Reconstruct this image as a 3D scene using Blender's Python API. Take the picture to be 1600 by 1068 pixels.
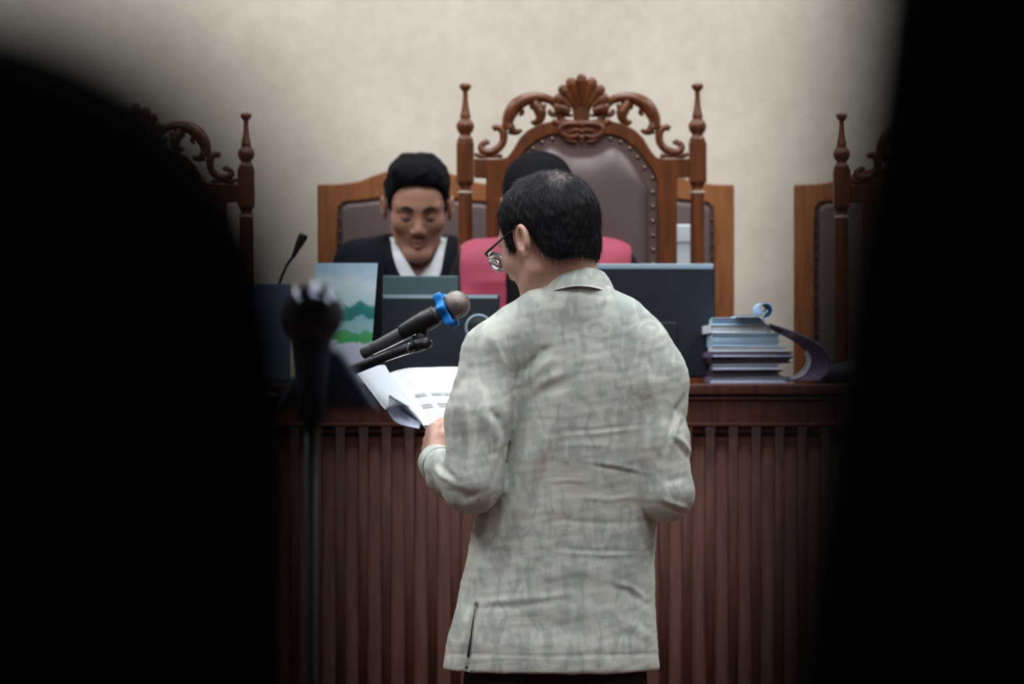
import bpy, bmesh, math, random
import numpy as np
from mathutils import Vector, Matrix

for o in list(bpy.data.objects):
    bpy.data.objects.remove(o)
SC = bpy.context.scene
COL = SC.collection
random.seed(4)
RNG = np.random.default_rng(7)

# ------------------------------------------------------------------ camera
FPX = 5472.0
CAMZ = 1.22
HORIZ = 600.0
TILT = math.atan((HORIZ - 534.0) / FPX)
cam_d = bpy.data.cameras.new('camera')
cam = bpy.data.objects.new('camera', cam_d)
COL.objects.link(cam)
cam.location = (0, 0, CAMZ)
cam.rotation_euler = (math.pi / 2 + TILT, 0, 0)
cam_d.sensor_width = 36.0
cam_d.lens = FPX / 1600 * 36.0
cam_d.clip_start = 0.05
cam_d.dof.use_dof = True
cam_d.dof.focus_distance = 7.2
cam_d.dof.aperture_fstop = 4.2
SC.camera = cam

# ------------------------------------------------------------------ view, world, lights
SC.view_settings.view_transform = 'Standard'
SC.view_settings.look = 'None'
SC.view_settings.gamma = 1
SC.view_settings.use_curve_mapping = False
SC.view_settings.exposure = 0.0
SC.cycles.use_denoising = True
SC.cycles.max_bounces = 6
w = bpy.data.worlds.new('world')
SC.world = w
w.use_nodes = True
w.node_tree.nodes['Background'].inputs[0].default_value = (0.05, 0.055, 0.06, 1)
w.node_tree.nodes['Background'].inputs[1].default_value = 0.2

CEIL_Z = 4.2
LAMPS = [(x, y) for y in (3.2, 5.3, 7.4, 9.3) for x in (-2.4, 0.0, 2.4)]  # row nearest the camera is added fill for the standing man's back
LAMP_W = {3.2: 16.0, 5.3: 36.0, 7.4: 40.0, 9.3: 40.0}
for (x, y) in LAMPS:
    ld = bpy.data.lights.new('ceiling_lamp', 'AREA')
    ld.shape = 'RECTANGLE'; ld.size = 1.15; ld.size_y = 0.55
    ld.energy = LAMP_W[y]; ld.color = (0.94, 0.97, 1.0)
    lo = bpy.data.objects.new('ceiling_lamp', ld)
    lo.location = (x, y, CEIL_Z - 0.06)
    COL.objects.link(lo)

# ------------------------------------------------------------------ helpers
def W(px, py, Y):
    u = (px - 800.0) / FPX; v = (534.0 - py) / FPX
    dy = math.cos(TILT) - v * math.sin(TILT)
    dz = v * math.cos(TILT) + math.sin(TILT)
    t = Y / dy
    return np.array([u * t, Y, CAMZ + dz * t])

def PX(P):
    P = np.asarray(P)
    x = P[:, 0]; y = P[:, 1]; z = P[:, 2] - CAMZ
    d = y * math.cos(TILT) + z * math.sin(TILT)
    v = (-y * math.sin(TILT) + z * math.cos(TILT)) / d
    return np.stack([800 + FPX * x / d, 534 - FPX * v], 1)

def srgb(r, g, b):
    def c(v):
        v /= 255.0
        return v / 12.92 if v <= 0.04045 else ((v + 0.055) / 1.055) ** 2.4
    return (c(r), c(g), c(b), 1.0)

def tag(o, label=None, cat=None, group=None, kind=None):
    if label: o['label'] = label
    if cat: o['category'] = cat
    if group: o['group'] = group
    if kind: o['kind'] = kind
    return o

def thing(name, label, cat, loc, group=None, rz=0.0):
    o = bpy.data.objects.new(name, None)
    o.empty_display_size = 0.1
    o.location = loc; o.rotation_euler = (0, 0, rz)
    COL.objects.link(o)
    return tag(o, label, cat, group)

def mk(name, V, F, mat, parent=None, origin=None, smooth=True, bevel=0, seg=2):
    V = np.asarray(V, dtype=np.float64)
    if origin is not None:
        V = V - np.asarray(origin)
    me = bpy.data.meshes.new(name)
    if isinstance(F, np.ndarray):
        n = F.shape[1]
        me.vertices.add(len(V)); me.vertices.foreach_set('co', V.astype(np.float32).ravel())
        me.loops.add(F.size); me.loops.foreach_set('vertex_index', F.astype(np.int32).ravel())
        me.polygons.add(len(F))
        me.polygons.foreach_set('loop_start', np.arange(0, F.size, n, dtype=np.int32))
        me.update(calc_edges=True); me.validate()
    else:
        me.from_pydata([tuple(v) for v in V], [], F)
        me.validate()
    if mat: me.materials.append(mat)
    o = bpy.data.objects.new(name, me)
    COL.objects.link(o)
    if parent: o.parent = parent
    if smooth:
        me.polygons.foreach_set('use_smooth', [True] * len(me.polygons))
    if bevel:
        m = o.modifiers.new('bevel', 'BEVEL'); m.width = bevel; m.segments = seg
        m.limit_method = 'ANGLE'; m.angle_limit = math.radians(35); m.harden_normals = False
        if smooth:
            wn = o.modifiers.new('wn', 'WEIGHTED_NORMAL')
    return o

class MB:
    """collects shapes into one mesh"""
    def __init__(s): s.v = []; s.f = []
    def add(s, V, F):
        n = len(s.v)
        s.v += [tuple(map(float, p)) for p in V]
        s.f += [tuple(int(i) + n for i in f) for f in F]
        return s
    def box(s, x0, x1, y0, y1, z0, z1, M=None):
        V = [(x, y, z) for x in (x0, x1) for y in (y0, y1) for z in (z0, z1)]
        if M is not None: V = [tuple(M @ Vector(p)) for p in V]
        F = [(0, 1, 3, 2), (4, 6, 7, 5), (0, 4, 5, 1), (2, 3, 7, 6), (0, 2, 6, 4), (1, 5, 7, 3)]
        return s.add(V, F)
    def lathe(s, prof, n=24, M=None, c=(0, 0, 0)):
        V = []; F = []
        for (r, z) in prof:
            for k in range(n):
                a = 2 * math.pi * k / n
                V.append((c[0] + r * math.cos(a), c[1] + r * math.sin(a), c[2] + z))
        m = len(prof)
        for i in range(m - 1):
            for k in range(n):
                F.append((i * n + k, i * n + (k + 1) % n, (i + 1) * n + (k + 1) % n, (i + 1) * n + k))
        F.append(tuple(range(n - 1, -1, -1))); F.append(tuple((m - 1) * n + k for k in range(n)))
        if M is not None: V = [tuple(M @ Vector(p)) for p in V]
        return s.add(V, F)
    def prism(s, poly, y0, y1, M=None):
        """poly: list of (x,z)"""
        n = len(poly)
        V = [(x, y0, z) for x, z in poly] + [(x, y1, z) for x, z in poly]
        F = [tuple(range(n)), tuple(range(2 * n - 1, n - 1, -1))]
        F += [(i, i + n, (i + 1) % n + n, (i + 1) % n) for i in range(n)]
        if M is not None: V = [tuple(M @ Vector(p)) for p in V]
        return s.add(V, F)
    def tube(s, pts, rad, n=10, flat=1.0, flat_axis=None, sub=6):
        pts, rad = smooth_path(pts, rad, sub)
        V = []; F = []
        m = len(pts)
        prev = None
        for i in range(m):
            t = pts[min(i + 1, m - 1)] - pts[max(i - 1, 0)]
            t /= (np.linalg.norm(t) + 1e-12)
            ref = np.array(flat_axis if flat_axis is not None else (0, 1, 0), float) if flat_axis is not None or abs(t[1]) < .9 else np.array((1., 0, 0))
            if prev is not None and flat_axis is None: ref = prev
            b = ref - t * np.dot(ref, t); b /= (np.linalg.norm(b) + 1e-12)
            a = np.cross(b, t); prev = b
            for k in range(n):
                an = 2 * math.pi * k / n
                V.append(pts[i] + rad[i] * (math.cos(an) * a + math.sin(an) * b * flat))
        for i in range(m - 1):
            for k in range(n):
                F.append((i * n + k, i * n + (k + 1) % n, (i + 1) * n + (k + 1) % n, (i + 1) * n + k))
        F.append(tuple(range(n - 1, -1, -1))); F.append(tuple((m - 1) * n + k for k in range(n)))
        return s.add(V, F)
    def ball(s, c, r, n=16, M=None):
        if np.isscalar(r): r = (r, r, r)
        V = []; F = []
        h = n // 2
        for i in range(1, h):
            th = math.pi * i / h
            for k in range(n):
                a = 2 * math.pi * k / n
                V.append((c[0] + r[0] * math.sin(th) * math.cos(a), c[1] + r[1] * math.sin(th) * math.sin(a), c[2] + r[2] * math.cos(th)))
        for i in range(h - 2):
            for k in range(n):
                F.append((i * n + k, (i + 1) * n + k, (i + 1) * n + (k + 1) % n, i * n + (k + 1) % n))
        t = len(V); V += [(c[0], c[1], c[2] + r[2]), (c[0], c[1], c[2] - r[2])]
        for k in range(n):
            F.append((t, k, (k + 1) % n)); F.append((t + 1, (h - 2) * n + (k + 1) % n, (h - 2) * n + k))
        if M is not None: V = [tuple(M @ Vector(p)) for p in V]
        return s.add(V, F)
    def build(s, name, mat, parent=None, **k):
        return mk(name, s.v, s.f, mat, parent, **k)

def smooth_path(pts, rad, sub):
    P = np.array(pts, float); n = len(P)
    R = np.full(n, rad, float) if np.isscalar(rad) else np.array(rad, float)
    if n < 3 or sub <= 1: return P, R
    Q = []; S = []
    for i in range(n - 1):
        p0, p1, p2, p3 = P[max(i - 1, 0)], P[i], P[i + 1], P[min(i + 2, n - 1)]
        for k in range(sub):
            t = k / sub
            Q.append(0.5 * ((2 * p1) + (p2 - p0) * t + (2 * p0 - 5 * p1 + 4 * p2 - p3) * t * t + (3 * p1 - p0 - 3 * p2 + p3) * t ** 3))
            S.append(R[i] * (1 - t) + R[i + 1] * t)
    Q.append(P[-1]); S.append(R[-1])
    return np.array(Q), np.array(S)

def sheet(rows, thick=0.0012):
    """rows: list of equal-length lists of 3D points -> closed thin slab (verts, faces)"""
    G = np.array(rows, float); a, b, _ = G.shape
    du = np.gradient(G, axis=0); dv = np.gradient(G, axis=1)
    N = np.cross(du, dv); N /= (np.linalg.norm(N, axis=2, keepdims=True) + 1e-12)
    V = np.concatenate([(G + N * thick / 2).reshape(-1, 3), (G - N * thick / 2).reshape(-1, 3)])
    F = []; o = a * b
    for i in range(a - 1):
        for j in range(b - 1):
            q = (i * b + j, (i + 1) * b + j, (i + 1) * b + j + 1, i * b + j + 1)
            F.append(q); F.append(tuple(x + o for x in reversed(q)))
    ring = [i * b for i in range(a)] + [(a - 1) * b + j for j in range(1, b)] + [i * b + b - 1 for i in range(a - 2, -1, -1)] + [j for j in range(b - 2, 0, -1)]
    for i in range(len(ring)):
        p, q = ring[i], ring[(i + 1) % len(ring)]
        F.append((p, p + o, q + o, q)[::-1])
    return V, F

def resample(pts, n):
    P, _ = smooth_path(pts, 1.0, 8)
    d = np.concatenate([[0], np.cumsum(np.linalg.norm(np.diff(P, axis=0), axis=1))])
    s = np.linspace(0, d[-1], n)
    return np.stack([np.interp(s, d, P[:, k]) for k in range(3)], 1)

def copy_tree(o, parent=None):
    c = o.copy(); COL.objects.link(c)
    if parent: c.parent = parent
    for ch in list(o.children): copy_tree(ch, c)
    return c

# ------------------------------------------------------------------ signed distance modelling
def smin(a, b, k):
    h = np.clip(0.5 + 0.5 * (b - a) / k, 0, 1)
    return b * (1 - h) + a * h - k * h * (1 - h)
def smax(a, b, k): return -smin(-a, -b, k)
def sd_ell(P, c, r):
    q = (P - np.array(c, np.float32)) / np.array(r, np.float32)
    k0 = np.sqrt((q * q).sum(1)); q2 = q / np.array(r, np.float32)
    k1 = np.sqrt((q2 * q2).sum(1)) + 1e-6
    return k0 * (k0 - 1) / k1
def sd_cap(P, a, b, r1, r2):
    a = np.array(a, np.float32); b = np.array(b, np.float32)
    ab = b - a; t = np.clip(((P - a) @ ab) / (ab @ ab + 1e-12), 0, 1)
    d = P - a - t[:, None] * ab
    return np.sqrt((d * d).sum(1)) - (r1 + (r2 - r1) * t)
def sd_chain(P, pts, rs, k=0.01):
    d = None
    for i in range(len(pts) - 1):
        e = sd_cap(P, pts[i], pts[i + 1], rs[i], rs[i + 1])
        d = e if d is None else smin(d, e, k)
    return d

def surface_nets(F, org, h):
    nx, ny, nz = F.shape
    S = F < 0
    corner = [(i, j, k) for i in (0, 1) for j in (0, 1) for k in (0, 1)]
    sl = lambda A, c: A[c[0]:nx - 1 + c[0], c[1]:ny - 1 + c[1], c[2]:nz - 1 + c[2]]
    cnt = sum(sl(S, c).astype(np.int8) for c in corner)
    act = (cnt > 0) & (cnt < 8)
    I = np.argwhere(act)
    idx = np.full(act.shape, -1, np.int64); idx[act] = np.arange(len(I))
    pos = np.zeros((len(I), 3)); num = np.zeros(len(I))
    for a in range(3):
        for u in (0, 1):
            for v in (0, 1):
                c0 = [0, 0, 0]; o = [x for x in range(3) if x != a]
                c0[o[0]] = u; c0[o[1]] = v; c1 = list(c0); c1[a] = 1
                f0 = F[I[:, 0] + c0[0], I[:, 1] + c0[1], I[:, 2] + c0[2]]
                f1 = F[I[:, 0] + c1[0], I[:, 1] + c1[1], I[:, 2] + c1[2]]
                m = (f0 < 0) != (f1 < 0)
                t = np.where(m, f0 / (f0 - f1 + 1e-20), 0)
                p = np.tile(np.array(c0, float), (len(I), 1)); p[:, a] = t
                pos[m] += p[m]; num[m] += 1
    V = (I + pos / num[:, None]) * h + np.array(org)
    quads = []
    for a in range(3):
        o = [x for x in range(3) if x != a]
        sa = [slice(1, n - 1) for n in F.shape]; sb = list(sa)
        sa[a] = slice(0, F.shape[a] - 1); sb[a] = slice(1, F.shape[a])
        m = S[tuple(sa)] != S[tuple(sb)]
        E = np.argwhere(m); E[:, o[0]] += 1; E[:, o[1]] += 1
        s0 = S[E[:, 0], E[:, 1], E[:, 2]]
        def g(d0, d1):
            q = E.copy(); q[:, o[0]] -= d0; q[:, o[1]] -= d1
            return idx[q[:, 0], q[:, 1], q[:, 2]]
        Q = np.stack([g(1, 1), g(0, 1), g(0, 0), g(1, 0)], 1)
        if a == 1: s0 = ~s0
        Q[~s0] = Q[~s0][:, ::-1]
        quads.append(Q)
    Q = np.concatenate(quads)
    Q = Q[(Q >= 0).all(1)]
    return V, Q

def sdf_mesh(fn, lo, hi, h):
    lo = np.array(lo, float); hi = np.array(hi, float)
    n = np.ceil((hi - lo) / h).astype(int) + 1
    ax = [(lo[i] + h * np.arange(n[i])).astype(np.float32) for i in range(3)]
    out = np.empty(n, np.float32)
    step = max(1, int(400000 / (n[1] * n[2])))
    Yg, Zg = np.meshgrid(ax[1], ax[2], indexing='ij')
    for i in range(0, n[0], step):
        xs = ax[0][i:i + step]
        P = np.empty((len(xs), n[1], n[2], 3), np.float32)
        P[..., 0] = xs[:, None, None]; P[..., 1] = Yg; P[..., 2] = Zg
        out[i:i + step] = fn(P.reshape(-1, 3)).reshape(len(xs), n[1], n[2])
    return surface_nets(out, lo, h)

def relax(V, Q, it=2, lam=0.5):
    V = V.copy()
    E = np.concatenate([Q[:, [0, 1]], Q[:, [1, 2]], Q[:, [2, 3]], Q[:, [3, 0]]])
    for _ in range(it):
        A = np.zeros_like(V); c = np.zeros(len(V))
        for k in range(3):
            A[:, k] = np.bincount(E[:, 0], V[E[:, 1], k], len(V)) + np.bincount(E[:, 1], V[E[:, 0], k], len(V))
        c = np.bincount(E[:, 0], minlength=len(V)) + np.bincount(E[:, 1], minlength=len(V))
        V += lam * (A / np.maximum(c, 1)[:, None] - V)
    return V

def vnormals(V, Q):
    n = np.cross(V[Q[:, 2]] - V[Q[:, 0]], V[Q[:, 3]] - V[Q[:, 1]])
    N = np.zeros_like(V)
    for j in range(4):
        for k in range(3):
            N[:, k] += np.bincount(Q[:, j], n[:, k], len(V))
    return N / (np.linalg.norm(N, axis=1, keepdims=True) + 1e-12)

def join(parts):
    V = []; F = []; n = 0
    for v, q in parts:
        V.append(v); F.append(q + n); n += len(v)
    return np.concatenate(V), np.concatenate(F)

# ------------------------------------------------------------------ materials
def new_mat(name):
    m = bpy.data.materials.new(name); m.use_nodes = True
    nt = m.node_tree; b = nt.nodes['Principled BSDF']
    return m, nt, b
def N_(nt, t, **k):
    n = nt.nodes.new(t)
    for a, v in k.items(): setattr(n, a, v)
    return n
def plain(name, col, rough=0.5, metal=0.0, noise=0.0, nscale=20.0, bump=0.0, bscale=200.0, spec=0.5, sheen=0.0, coat=0.0, emit=None, estr=0.0, stretch=(1, 1, 1)):
    m, nt, b = new_mat(name)
    b.inputs['Roughness'].default_value = rough; b.inputs['Metallic'].default_value = metal
    b.inputs['Specular IOR Level'].default_value = spec
    b.inputs['Coat Weight'].default_value = coat
    if sheen: b.inputs['Sheen Weight'].default_value = sheen
    tc = N_(nt, 'ShaderNodeTexCoord'); mp = N_(nt, 'ShaderNodeMapping')
    mp.inputs['Scale'].default_value = stretch
    nt.links.new(tc.outputs['Object'], mp.inputs['Vector'])
    n1 = N_(nt, 'ShaderNodeTexNoise'); n1.inputs['Scale'].default_value = nscale; n1.inputs['Detail'].default_value = 5
    nt.links.new(mp.outputs[0], n1.inputs['Vector'])
    mx = N_(nt, 'ShaderNodeMix', data_type='RGBA')
    c = np.array(col[:3])
    mx.inputs['A'].default_value = (*(c * (1 - noise)), 1); mx.inputs['B'].default_value = (*np.minimum(c * (1 + noise), 1), 1)
    nt.links.new(n1.outputs['Fac'], mx.inputs['Factor'])
    nt.links.new(mx.outputs['Result'], b.inputs['Base Color'])
    if bump:
        n2 = N_(nt, 'ShaderNodeTexNoise'); n2.inputs['Scale'].default_value = bscale; n2.inputs['Detail'].default_value = 3
        nt.links.new(mp.outputs[0], n2.inputs['Vector'])
        bp = N_(nt, 'ShaderNodeBump'); bp.inputs['Strength'].default_value = bump; bp.inputs['Distance'].default_value = 0.002
        nt.links.new(n2.outputs['Fac'], bp.inputs['Height']); nt.links.new(bp.outputs[0], b.inputs['Normal'])
    if emit:
        b.inputs['Emission Color'].default_value = emit; b.inputs['Emission Strength'].default_value = estr
    return m

def wood(name, dark, light, rough=0.35, grain=(9, 9, 1.2), coat=0.12, spec=0.4):
    m, nt, b = new_mat(name)
    b.inputs['Roughness'].default_value = rough; b.inputs['Coat Weight'].default_value = coat; b.inputs['Specular IOR Level'].default_value = spec
    b.inputs['Coat Roughness'].default_value = 0.2
    tc = N_(nt, 'ShaderNodeTexCoord'); mp = N_(nt, 'ShaderNodeMapping'); mp.inputs['Scale'].default_value = grain
    nt.links.new(tc.outputs['Object'], mp.inputs['Vector'])
    n1 = N_(nt, 'ShaderNodeTexNoise'); n1.inputs['Scale'].default_value = 6; n1.inputs['Detail'].default_value = 8; n1.inputs['Distortion'].default_value = 0.6
    nt.links.new(mp.outputs[0], n1.inputs['Vector'])
    cr = N_(nt, 'ShaderNodeValToRGB')
    cr.color_ramp.elements[0].position = 0.3; cr.color_ramp.elements[0].color = dark
    cr.color_ramp.elements[1].position = 0.72; cr.color_ramp.elements[1].color = light
    nt.links.new(n1.outputs['Fac'], cr.inputs[0]); nt.links.new(cr.outputs[0], b.inputs['Base Color'])
    bp = N_(nt, 'ShaderNodeBump'); bp.inputs['Strength'].default_value = 0.12; bp.inputs['Distance'].default_value = 0.002
    nt.links.new(n1.outputs['Fac'], bp.inputs['Height']); nt.links.new(bp.outputs[0], b.inputs['Normal'])
    return m

M = {}
M['chair_wood'] = wood('carved mahogany', srgb(78, 41, 20), srgb(120, 64, 28))
M['side_wood'] = wood('plain teak', srgb(122, 74, 42), srgb(156, 98, 58))
M['bench_wood'] = wood('bench wood', srgb(56, 30, 23), srgb(86, 48, 37), rough=0.6, coat=0.0, spec=0.2, grain=(12, 12, 1.0))
M['leather'] = plain('brown leather', srgb(94, 78, 77), 0.5, noise=0.06, nscale=12, bump=0.25, bscale=260)
M['leather_dark'] = plain('dark leather border', srgb(92, 70, 66), 0.5, noise=0.1, nscale=20)
M['brass'] = plain('brass', srgb(150, 125, 110), 0.3, metal=0.8)
M['ring_highlight'] = plain('pale ring', srgb(190, 170, 150), 0.35)  # pale colour stands for a white highlight on the post ring
M['skin'] = plain('skin light', srgb(204, 160, 142), 0.5, noise=0.06, nscale=40, bump=0.1, bscale=300)
M['skin_dark'] = plain('skin brown', srgb(174, 128, 108), 0.5, noise=0.06, nscale=40)
M['hair'] = plain('black hair', srgb(12, 12, 17), 0.55, spec=0.25, noise=0.3, nscale=60, bump=0.5, bscale=220, stretch=(1, 1, 0.2))
M['hair_far'] = plain('black hair matte', srgb(12, 13, 18), 0.8, spec=0.08, noise=0.4, nscale=40, bump=0.6, bscale=120)
M['strand'] = plain('hair strand', srgb(26, 26, 36), 0.4, spec=0.45)
M['trousers'] = plain('black trousers', srgb(14, 14, 18), 0.8)
M['shoe'] = plain('black shoe leather', srgb(14, 14, 14), 0.3)
M['blazer'] = plain('navy blazer', srgb(15, 21, 29), 0.9, noise=0.1, spec=0.15)
M['white_shirt'] = plain('white cotton', srgb(225, 230, 235), 0.8)
M['robe_black'] = plain('black robe', srgb(14, 14, 18), 0.85, spec=0.2)
M['robe_red'] = plain('crimson satin', srgb(156, 40, 72), 0.65, noise=0.06, nscale=9, sheen=0.2)
M['void_cloth'] = plain('black cloth', (0.0035, 0.004, 0.005, 1), 0.95, spec=0.05)
M['plastic'] = plain('black plastic', srgb(24, 28, 34), 0.42, noise=0.1)
M['monitor'] = plain('monitor shell', srgb(18, 26, 38), 0.45, noise=0.06)
M['lid'] = plain('laptop lid', srgb(12, 28, 40), 0.4)
M['lid_grey'] = plain('grey green lid', srgb(64, 90, 94), 0.45)
M['bezel'] = plain('pale edge', srgb(150, 172, 188), 0.4)
M['screen'] = plain('dark screen', srgb(8, 10, 14), 0.15)
M['grille'] = None
M['blue'] = plain('blue rubber', srgb(20, 140, 235), 0.45, spec=0.4)
M['chrome'] = plain('chrome', srgb(200, 200, 205), 0.2, metal=1.0)
M['gloss_black'] = plain('dark chrome', srgb(120, 126, 140), 0.13, metal=1.0)
M['dark_panel'] = plain('dark wall panelling', srgb(40, 34, 34), 0.8, noise=0.1)
M['slate'] = plain('slate blue plastic', srgb(84, 104, 132), 0.6)
M['rubber'] = plain('black rubber', srgb(22, 24, 28), 0.38, bump=0.1)
M['mic_body'] = plain('mic body', srgb(84, 86, 92), 0.42, noise=0.2, nscale=60)
M['paper'] = plain('white paper', srgb(214, 224, 234), 0.7, noise=0.01)
M['paper_under'] = plain('paper stack edges', srgb(200, 214, 236), 0.7, noise=0.05, nscale=300, stretch=(0.1, 0.1, 1))
M['file_blue'] = plain('light blue folder', srgb(178, 212, 236), 0.55, noise=0.12, nscale=14, stretch=(1, 1, 7))
M['file_white'] = plain('white paper block', srgb(226, 238, 248), 0.6, noise=0.1, nscale=30, stretch=(1, 1, 12))
M['file_purple'] = plain('mauve folder', srgb(112, 96, 128), 0.55, noise=0.2, nscale=20, stretch=(1, 1, 9))
M['file_dark'] = plain('dark folder', srgb(40, 36, 50), 0.5, noise=0.3, nscale=20, stretch=(1, 1, 9))
M['bag'] = plain('dark grey bag', srgb(40, 44, 52), 0.7)
M['frame_black'] = plain('dark tortoise frame', srgb(34, 22, 16), 0.3)
M['glass'] = None
M['carpet'] = plain('dark carpet', srgb(70, 34, 30), 0.95, noise=0.15, nscale=60, bump=0.3)
M['dais'] = plain('dais carpet', srgb(84, 40, 34), 0.95, noise=0.15, nscale=60)
M['ceil'] = plain('ceiling tile', srgb(205, 205, 200), 0.9, noise=0.03, nscale=30)
M['side_wall'] = plain('side wall paint', srgb(120, 110, 98), 0.9, noise=0.05, nscale=4)
M['diffuser'] = plain('lamp diffuser', srgb(240, 245, 250), 0.5, emit=(0.90, 0.96, 1, 1), estr=3.0)
M['lamp_frame'] = plain('lamp frame', srgb(220, 220, 220), 0.4)
M['eye'] = plain('eye white', srgb(220, 215, 210), 0.2)
M['iris'] = plain('dark iris', srgb(30, 18, 14), 0.1)
M['lips'] = plain('lips', srgb(176, 118, 108), 0.45)
M['brow'] = plain('eyebrow hair', srgb(30, 24, 24), 0.7)

def glass_mat():
    m, nt, b = new_mat('clear lens')
    b.inputs['Transmission Weight'].default_value = 1; b.inputs['Roughness'].default_value = 0.02
    b.inputs['Base Color'].default_value = (0.92, 0.95, 0.98, 1); b.inputs['IOR'].default_value = 1.5
    return m
M['glass'] = glass_mat()

def grille_mat():
    m, nt, b = new_mat('mic grille')
    b.inputs['Metallic'].default_value = 0.7; b.inputs['Roughness'].default_value = 0.45
    tc = N_(nt, 'ShaderNodeTexCoord')
    vo = N_(nt, 'ShaderNodeTexVoronoi'); vo.inputs['Scale'].default_value = 420; vo.inputs['Randomness'].default_value = 0.25
    nt.links.new(tc.outputs['Object'], vo.inputs['Vector'])
    cr = N_(nt, 'ShaderNodeValToRGB')
    cr.color_ramp.elements[0].position = 0.15; cr.color_ramp.elements[0].color = srgb(70, 63, 60)
    cr.color_ramp.elements[1].position = 0.6; cr.color_ramp.elements[1].color = srgb(158, 150, 144)
    nt.links.new(vo.outputs['Distance'], cr.inputs[0]); nt.links.new(cr.outputs[0], b.inputs['Base Color'])
    bp = N_(nt, 'ShaderNodeBump'); bp.inputs['Strength'].default_value = 0.6; bp.inputs['Distance'].default_value = 0.001
    nt.links.new(vo.outputs['Distance'], bp.inputs['Height']); nt.links.new(bp.outputs[0], b.inputs['Normal'])
    return m
M['grille'] = grille_mat()

def wall_mat():
    m, nt, b = new_mat('beige wallpaper')
    b.inputs['Roughness'].default_value = 0.85
    tc = N_(nt, 'ShaderNodeTexCoord'); 
    n1 = N_(nt, 'ShaderNodeTexNoise'); n1.inputs['Scale'].default_value = 2.6; n1.inputs['Detail'].default_value = 10; n1.inputs['Roughness'].default_value = 0.62
    nt.links.new(tc.outputs['Object'], n1.inputs['Vector'])
    n2 = N_(nt, 'ShaderNodeTexNoise'); n2.inputs['Scale'].default_value = 22; n2.inputs['Detail'].default_value = 6
    nt.links.new(tc.outputs['Object'], n2.inputs['Vector'])
    ad = N_(nt, 'ShaderNodeMath', operation='MULTIPLY_ADD'); ad.inputs[1].default_value = 0.45
    nt.links.new(n2.outputs['Fac'], ad.inputs[0]); nt.links.new(n1.outputs['Fac'], ad.inputs[2])
    cr = N_(nt, 'ShaderNodeValToRGB')
    cr.color_ramp.elements[0].position = 0.5; cr.color_ramp.elements[0].color = srgb(195, 186, 171)
    cr.color_ramp.elements[1].position = 0.95; cr.color_ramp.elements[1].color = srgb(217, 209, 195)
    nt.links.new(ad.outputs[0], cr.inputs[0]); nt.links.new(cr.outputs[0], b.inputs['Base Color'])
    return m
M['wall'] = wall_mat()

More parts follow.
